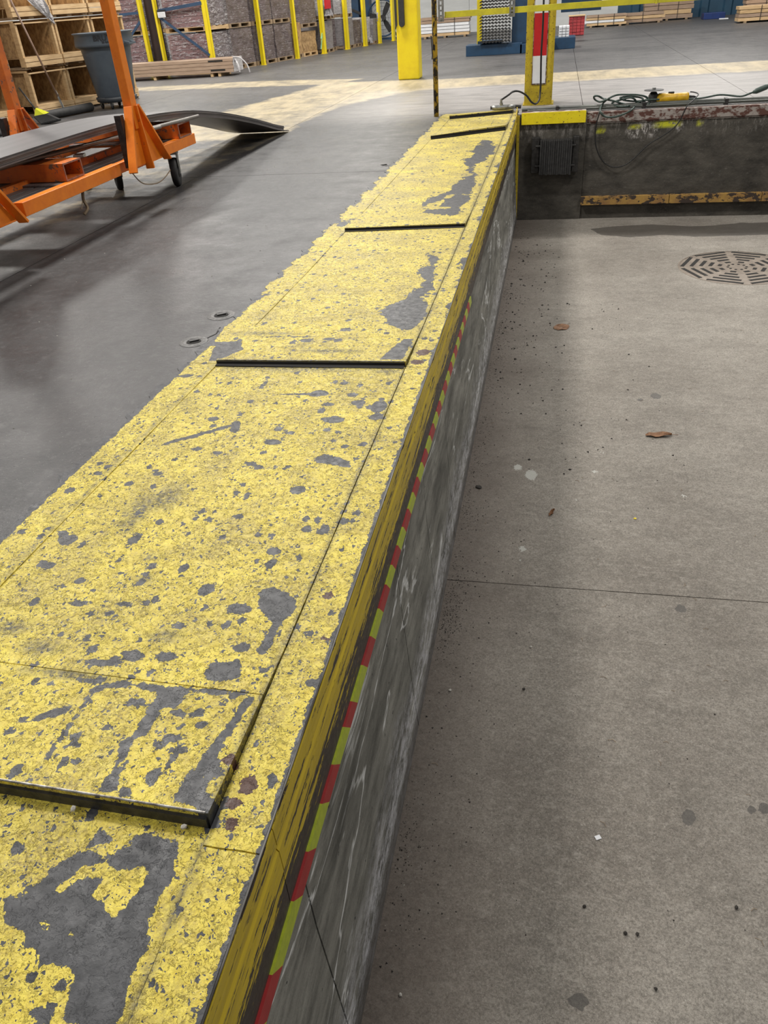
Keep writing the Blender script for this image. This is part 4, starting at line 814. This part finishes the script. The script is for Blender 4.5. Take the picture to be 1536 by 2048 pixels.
# ------------------------------------------------------------ pallet racks and wrapped loads
def pallet_parts(t,W,D,z,light=True):
    mt=WOOD if light else WOODDK
    for k in range(3): MB().box(k*(W-.09)/2,k*(W-.09)/2+.09,0,D,z+.015,z+.075).build('stringer',mt,t,world=False)
    for k in range(4): MB().box(0,W,k*(D-.1)/3,k*(D-.1)/3+.1,z+.075,z+.09).build('deck_board',mt,t,world=False)
    for k in (0,1): MB().box(0,W,k*(D-.1),k*(D-.1)+.1,z,z+.015).build('bottom_board',mt,t,world=False)
def load(p,rz,W,D,Hh,mat,label,group,light=False,film_=False,bricks=False,name='pallet_load',pal=True):
    t=thing(name,label,'pallet',p,rz,group); z=0
    if pal: pallet_parts(t,W,D,0,light); z=.09
    bm=bmesh.new(); bmesh.ops.create_cube(bm,size=1); bmesh.ops.subdivide_edges(bm,edges=bm.edges,cuts=3,use_grid_fill=True)
    ins=.03 if bricks else 0
    for v in bm.verts:
        v.co.x=(v.co.x+.5)*(W-.02-2*ins)+.01+ins; v.co.y=(v.co.y+.5)*(D-.02-2*ins)+.01+ins; v.co.z=(v.co.z+.5)*(Hh)+z
        if not bricks: v.co.x+=random.uniform(-.012,.012); v.co.y+=random.uniform(-.012,.012)
    me=bpy.data.meshes.new('wrapped_goods'); bm.to_mesh(me); bm.free(); me.materials.append(mat); inst('wrapped_goods',me,t,(0,0,0))
    if bricks:
        nx=6; nz=7; bw=(W-.04)/nx; bh=Hh/nz
        for r in range(nz):
            for k in range(nx+(r%2)):
                x0=.02+(k-.5*(r%2))*bw; x1=min(x0+bw-.006,W-.02); x0=max(x0,.02)
                if x1-x0<.02: continue
                key=round(x1-x0,3)
                if key not in BRK: BRK[key]=MB().box(0,x1-x0,0,.05,0,bh-.008).mesh('brick',BRICKM)
                inst('brick',BRK[key],t,(x0,.0+random.uniform(0,.006),z+r*bh))
        MB().box(-.005,W+.005,-.014,D+.01,z,z+Hh+.004).build('stretch_film',FILM,t,world=False)
    return t
BRK={}
RAx=-9.0; RY=18.15
RZA=math.atan2(8.47,1.94)-PI/2; RC=Vector((-7.36,18.16,0)); RU=Vector((math.cos(RZA),math.sin(RZA),0)); RV=Vector((-RU.y,RU.x,0))
for k,(t0,W) in enumerate(((-2.72,.98),(-1.13,1.08))):
    for r in range(2):
        q_=RC+RU*t0+RV*.05; load((q_.x,q_.y,r*.80),RZA,W,.84,.68,LOADM,'film-wrapped mauve brick load facing the aisle, %s of the %s rack bay'%(['lower','upper'][r],['left','right'][k]),'brick pallets in the front rack',True,bricks=True)
def rackpost(x,y,rz,label,h=3.2,w=.085):
    t=thing('rack_post',label,'rack post',(x,y,0),rz,'yellow rack posts')
    MB().box(-w/2,w/2,-.05,-.043,.0,h).box(-w/2,-w/2+.008,-.05,.03,0,h).box(w/2-.008,w/2,-.05,.03,0,h).build('channel',YEL,t,world=False); MB().box(-w*.7,w*.7,-.06,.05,0,.008).build('foot_plate',YEL,t,world=False)
    return t
rackpost(-8.96,18.50,RZA,'yellow rack post nearest the orange cart post'); rackpost(-8.58,18.43,RZA,'yellow rack post carrying the white sign',w=.06); rackpost(-7.34,RY,RZA,'bright yellow rack post at the right end of the brick bay',w=.1)
fr=thing('rack_brace','blue diagonal and level braces of the front pallet rack','rack frame',(-8,RY,1))
MB().bar((-8.52,18.39,1.12),(-7.38,18.11,.36),.02,.05).build('diagonal_brace',BLUEST,fr); MB().bar((-8.52,18.39,1.22),(-7.38,18.11,1.30),.02,.06).build('level_beam',BLUEST,fr)
MB().bar((-9.35,18.56,.80),(-8.98,18.50,1.10),.02,.05).build('diagonal_brace',BLUEST,fr); MB().bar((-9.7,18.62,1.20),(-8.98,18.50,1.22),.02,.05).build('level_beam',BLUEST,fr)
sg=thing('rack_sign','small white printed notice fixed to the blue rack brace','sign',(-8.4,18.34-.03,1.15))
MB().box(-8.505,-8.31,18.34-.035,18.34-.03,1.09,1.235).build('board',INK,sg); MB().box(-8.495,-8.32,18.34-.039,18.34-.035,1.10,1.20).build('paper',WHITE,sg)
for k in range(3): MB().box(-8.48,-8.34,18.34-.0405,18.34-.039,1.115+k*.028,1.12+k*.028).build('print_line',simple('grey_print',(.3,.3,.3)),sg)
MB().box(-8.92,-8.64,18.62,18.72,0,2.2).build('load_gap_shadow',simple('brown_gap_shade',(.035,.018,.016),None,.6),fr)  # dark box painting the shadow gap between the loads
# receding run of loads
RO=Vector((-7.1,19.38,0)); RD=Vector((1.94,8.47,0)).normalized(); RZ=math.atan2(8.47,1.94)
def RP(t,d=0,z=0): return RO+RD*t+Vector((-math.sin(RZ),math.cos(RZ),0))*d+Vector((0,0,z))
names=['first','second','third','fourth','fifth']
for k,(t0,W) in enumerate(((-.32,.90),(.66,.90),(1.60,.82))):
    for r in range(2):
        load(RP(t0,.04,r*.80),RZ,W,.95,.70,LOADM,'dark mauve film-wrapped pallet load, %s from the brick bay, %s row'%(names[k],['lower','upper'][r]),'wrapped pallets in the receding rack')
load(RP(2.50,.04),RZ,.42,.8,.68,OSB,'narrow stack of cut strand board on a pallet in the receding rack','stacked goods in the receding rack')
load(RP(3.0,.08),RZ,.78,.8,.46,OSB,'squat strand board crate on a pallet in the receding rack','stacked goods in the receding rack',True)
load(RP(2.95,.04,.64),RZ,.85,.8,.8,LOADM,'dark wrapped load above the squat strand board crate','stacked goods in the receding rack')
load(RP(4.08,.04),RZ,.62,.8,.64,WRAPG,'grey film-wrapped load just past the fourth yellow rack post','stacked goods in the receding rack')
load(RP(4.08,.04,.76),RZ,.60,.8,.6,WRAPW,'upper load under loose white film with a red printed box','stacked goods in the receding rack')
load(RP(4.80,.25),RZ,.48,.8,.66,LOADM,'dark recessed load between two pale wrapped ones','stacked goods in the receding rack')
load(RP(4.80,.25,.76),RZ,.48,.8,.6,LOADM,'dark recessed upper load between two pale wrapped ones','stacked goods in the receding rack')
load(RP(5.42,.04),RZ,.58,.8,.64,WRAPG,'mauve grey film-wrapped load past the fifth yellow rack post','stacked goods in the receding rack')
load(RP(5.42,.04,.76),RZ,.56,.8,.6,WRAPW,'pale upper load past the fifth yellow rack post','stacked goods in the receding rack')
load(RP(6.05,.06),RZ,.50,.8,.58,LOADM,'low dark wrapped load near the far end of the rack','stacked goods in the receding rack')
load(RP(6.68,.04),RZ,.48,.6,.62,WRAPW,'white film-wrapped bundle near the far end of the rack','stacked goods in the receding rack')
load(RP(7.35,.04),RZ,.52,.6,.56,WRAPG,'grey bundle with torn white film beside the big fan','stacked goods in the receding rack')
for k,(t0,w_) in enumerate(((.79,.07),(2.45,.07),(3.93,.11),(5.36,.11),(6.56,.11),(7.62,.08),(8.68,.10))):
    p=RP(t0,-.03); rackpost(p.x,p.y,RZ,'yellow rack post of the receding rack, %s from the near end'%(['nearest','second','third','fourth','fifth','sixth','farthest'][k]),3.2,w_*1.35)
def rag(p,s,label):
    m=MB(); n=7; vs=[]
    for i in range(n):
        for j in range(n): u,v=i/(n-1)-.5,j/(n-1); vs.append(RP(p[0]+u*s*(1.2-v*.9)+.08*v*s,p[1]-.03*math.sin(i*2.2+j*1.3)-.02,p[2]+s*v+.05*s*math.sin(i*3.)))
    m.add(vs,[(i*n+j,i*n+j+1,(i+1)*n+j+1,(i+1)*n+j) for i in range(n-1) for j in range(n-1)]); tag(m.build('plastic_film',WRAPW,None,True),label,'plastic film')
rag((4.35,-.02,.84),.42,'loose white plastic film gathered on the grey load by a yellow post'); rag((7.62,-.02,.58),.30,'torn white film standing up beside the fan'); rag((6.95,-.02,.05),.2,'white film scraps at the foot of the rack')
o=MB().box(0,.30,-.07,-.035,1.0,1.28).build('cardboard_box',REDREF,None); o.location=RP(4.15,-.02); o.rotation_euler=(0,0,RZ); tag(o,'small red printed box on top of the white wrapped load','box')
o=MB().bar(RP(3.72,-.06,.12),RP(3.85,-.06,.42),.02,.02).bar(RP(3.78,-.06,.35),RP(3.88,-.06,.5),.02,.02).build('banding_scrap',simple('pale_green_band',(.3,.6,.35)),None); tag(o,'loose pale green strapping hanging by the fourth yellow post','strapping')

# brown lumber bundle in front of the rack
lb=thing('board_bundle','long bundle of brown grooved boards lying on blocks before the brick rack','board bundle',(-7.8,17.5,0))
x0,x1=-9.6,-6.62
for x in (-9.4,-8.45,-7.15,-6.98): MB().box(x,x+.06,17.40,18.0,0,.065).build('block',WOOD,lb)
for k in range(4):
    MB().box(x0,x1+.01*(k%2),17.38,17.95,.068+k*.064,.068+k*.064+.059).build('board',MDF,lb,bevel=.003)
for (xa,xb_,z) in ((-7.15,-6.83,.285),(-7.12,-6.80,.118)): MB().box(xa,xb_,17.374,17.40,z-.016,z+.012).build('slot',VOID,lb)
MB().box(x1,x1+.02,17.40,17.93,.07,.32).build('end_wrap',WRAPW,lb)
m=MB().tube(spline([(-6.60,17.42,.33),(-6.45,17.42,.31),(-6.32,17.42,.18),(-6.28,17.42,.03)]),.014,6).tube(spline([(-6.60,17.5,.28),(-6.52,17.42,.2),(-6.50,17.42,.05)]),.02,6); tag(m.build('plastic_film',WRAPW,None,True),'loose end of clear film curling off the brown board bundle','plastic film')

# ------------------------------------------------------------ big fan, machines and stacks at the back
fn=thing('drum_fan','large round floor fan with black blades and a wire guard by the white wall','fan',(-5.68,28.9,.55))
FC=Vector((-5.66,28.9,.60)); FR=.50
def ring(r,rr,y,mat,name,par): 
    MB().tube([FC+Vector((r*math.cos(a),y,r*math.sin(a))) for a in [i*2*PI/36 for i in range(37)]],rr,6,False).build(name,mat,par,True)
ring(FR,.022,0,BLUEMC,'outer_ring',fn); ring(FR,.015,.2,BLUEMC,'back_ring',fn)
for r in (.2,.32,.42): ring(r,.004,-.03,STEELDK,'guard_ring',fn)
for k in range(12): a=k*PI/6; MB().tube([FC+Vector((.08*math.cos(a),-.05,.08*math.sin(a))),FC+Vector((FR*math.cos(a),0,FR*math.sin(a)))],.004,5).build('guard_spoke',STEELDK,fn)
for a in (1.15,3.0,5.35):
    M=Matrix.Translation(FC+Vector((0,.08,0)))@Matrix.Rotation(-a,4,'Y'); m=MB().prism([(.05,-.04),(.2,-.09),(.44,-.10),(.46,.05),(.2,.07),(.05,.04)],-.01,.01); m.v=[tuple(M@Vector(v)) for v in m.v]; m.build('blade',RUBBER,fn)
MB().tube([FC+Vector((0,-.06,0)),FC+Vector((0,.2,0))],.09,14).build('motor',STEELDK,fn); MB().bar(FC+Vector((-.45,.1,-.5)),FC+Vector((-.1,.1,-.1)),.05,.05).bar(FC+Vector((.45,.1,-.52)),FC+Vector((.3,.1,-.3)),.05,.05).bar((-6.2,29,.03),(-5.1,29,.03),.06,.06).build('stand',BLUEMC,fn)
mc=thing('blue_press','blue steel machine frame standing behind the fan by the white wall','machine',(-6.3,29.3,0))
MB().box(-6.75,-6.50,29.2,29.6,0,2.6).build('column',BLUEMC,mc); MB().box(-6.45,-6.15,29.3,29.7,.35,2.6).build('column',BLUEMC,mc); MB().bar((-7.1,29.2,1.05),(-6.4,29.2,.75),.05,.07).build('arm',STEELDK,mc)
def lumber(x0,x1,y,rows,rh,label,mats,z0=.04,d=.5,n2=1):
    t=thing('lumber_stack',label,'lumber',((x0+x1)/2,y,0),0,None)
    for k in range(3): xx=x0+.12+(x1-x0-.3)*k/2; MB().box(xx,xx+.07,y,y+d,0,z0).build('bearer',WOODDK,t)
    for r in range(rows):
        j=random.uniform(-.04,.04); MB().box(x0+j,x1+j,y+random.uniform(0,.02),y+d,z0+r*rh,z0+(r+1)*rh-.012).build('board',mats[r%len(mats)],t,bevel=.003)
    for s in (.3,.7): xx=x0+(x1-x0)*s; MB().box(xx,xx+.015,y-.012,y-.004,z0,z0+rows*rh).build('strap',STEELDK,t)
    return t
lumber(-4.25,-2.72,27.6,6,.085,'lumber stack with dark top and white boards behind the yellow pillar',[WOODH,WHITE,WHITE,WHITE,MDF,MDF],.05)
lumber(.95,3.05,28.4,3,.085,'long pale lumber stack left of the higher one at the blue wall',[MDF,WOODH,MDF])
lumber(.75,1.9,27.9,4,.07,'short pale lumber pile right behind the red bricks',[WOODH,WHITE,WOODH,MDF])
lumber(2.5,3.95,29.3,5,.12,'tall brown lumber stack against the blue wall',[MDF,WOODH,MDF])
lumber(4.55,6.2,24.9,4,.085,'pale brown board stack at the right edge of the hall',[WOODH,MDF,WOOD])
lumber(4.75,6.4,25.45,7,.09,'taller board stack behind the one at the right edge',[MDF,MDF,WOODDK])
o=MB().box(4.15,4.75,28.2,28.7,.0,.16).build('blue_bin',simple('deep_blue_plastic',(.01,.035,.16)),None,bevel=.01); tag(o,'low deep blue bin on the floor by the blue wall','bin')
o=MB().box(4.5,4.75,27.6,27.7,.0,.03).build('floor_scrap',WHITE,None,bevel=.01); tag(o,'white scrap on the floor before the deep blue bin','scrap')
rb=thing('red_brick_stack','stack of red bricks on the floor beside the yellow column','brick stack',(.4,24.1,0))
for r in range(6):
    for k in range(4):
        MB().box(.22+k*.10+.003,.32+k*.10-.003,24.05+random.uniform(0,.01),24.5,.01+r*.07+.003,.01+(r+1)*.07-.003).build('brick',REDBK,rb,bevel=.004)
MB().box(.20,.63,24.04,24.52,.431,.45).build('top_board',WOODH,rb)
ws=thing('white_profile_stack','bundle of white profiles on the blue base beside the column','profile bundle',(.05,19.6,.2))
for r in range(4):
    for k in range(3): MB().box(-.02+k*.075,.045+k*.075,19.5-.01*r,19.95,.212+r*.05,.255+r*.05).build('profile',WHITE,ws,bevel=.004)
ws=thing('white_profile_stack','white profile ends just left of the yellow column','profile bundle',(-.6,19.2,.2))
for r in range(5): MB().box(-.50,-.38,19.0,19.4,.20+r*.045,.238+r*.045).build('profile',WHITE,ws,bevel=.004)
mb=thing('machine_base','navy steel machine base with an upright column and a stack of corrugated steel','machine',(-1,19,0))
MB().box(-1.92,-.75,18.75,19.3,0,.20).build('base_block',BLUEMC,mb,bevel=.008); MB().box(-1.70,-1.2,19.05,19.4,.2,.25).build('step',BLUEMC,mb); MB().box(-.80,-.10,18.75,19.6,0,.17).build('base_block',BLUEMC,mb,bevel=.008)
MB().box(-.98,-.55,18.95,19.5,.17,3).build('column',BLUEMC,mb,bevel=.01); MB().box(-.12,.33,19.3,20.1,0,.21).build('base_block',BLUEMC,mb,bevel=.008)
MB().box(.0,.9,21.5,22,.60,3).build('back_cabinet',BLUEMC,mb,bevel=.01)
MB().box(-1.72,-1.62,19.1,19.16,.2,1.6).build('yellow_upright',YEL,mb)
for bk in range(2):
    cs=thing('corrugated_bundle','%s bundle of dark zigzag steel sheets stacked on the navy machine base'%['lower','upper'][bk],'steel bundle',(-1.3,18.7,.22+bk*.55))
    for r in range(6 if bk==0 else 10):
        z=.225+bk*.33+r*.054; n=18; pts=[(-1.63+i*.62/n,z+(.022 if i%2 else -.004)) for i in range(n+1)]
        MB().prism(pts+[(a,b+.014) for a,b in pts[::-1]],18.66+.012*(r%3),19.02).build('zigzag_sheet',CHEV,cs)
# ------------------------------------------------------------ crack lines in the dark floor and loose bits
ck=MB(); pts=[(-1.389,3.014,0.000),(-1.377,2.938,0.000),(-1.398,2.891,0.000),(-1.378,2.760,0.000),(-1.358,2.648,0.000)]
for a,b in zip(pts,pts[1:]): ck.bar((a[0],a[1],.0006),(b[0],b[1],.0006),.006,.0008)
tag(ck.build('trim_7',VOID),kind='structure')
g4=MB(); grit(g4,90,lambda:random.uniform(-3,-1.5),lambda:random.uniform(1.5,8),.002,.005,.0005); tag(g4.build('floor_specks',CHALK),'pale specks of dust on the dark warehouse floor','grit',kind='stuff')
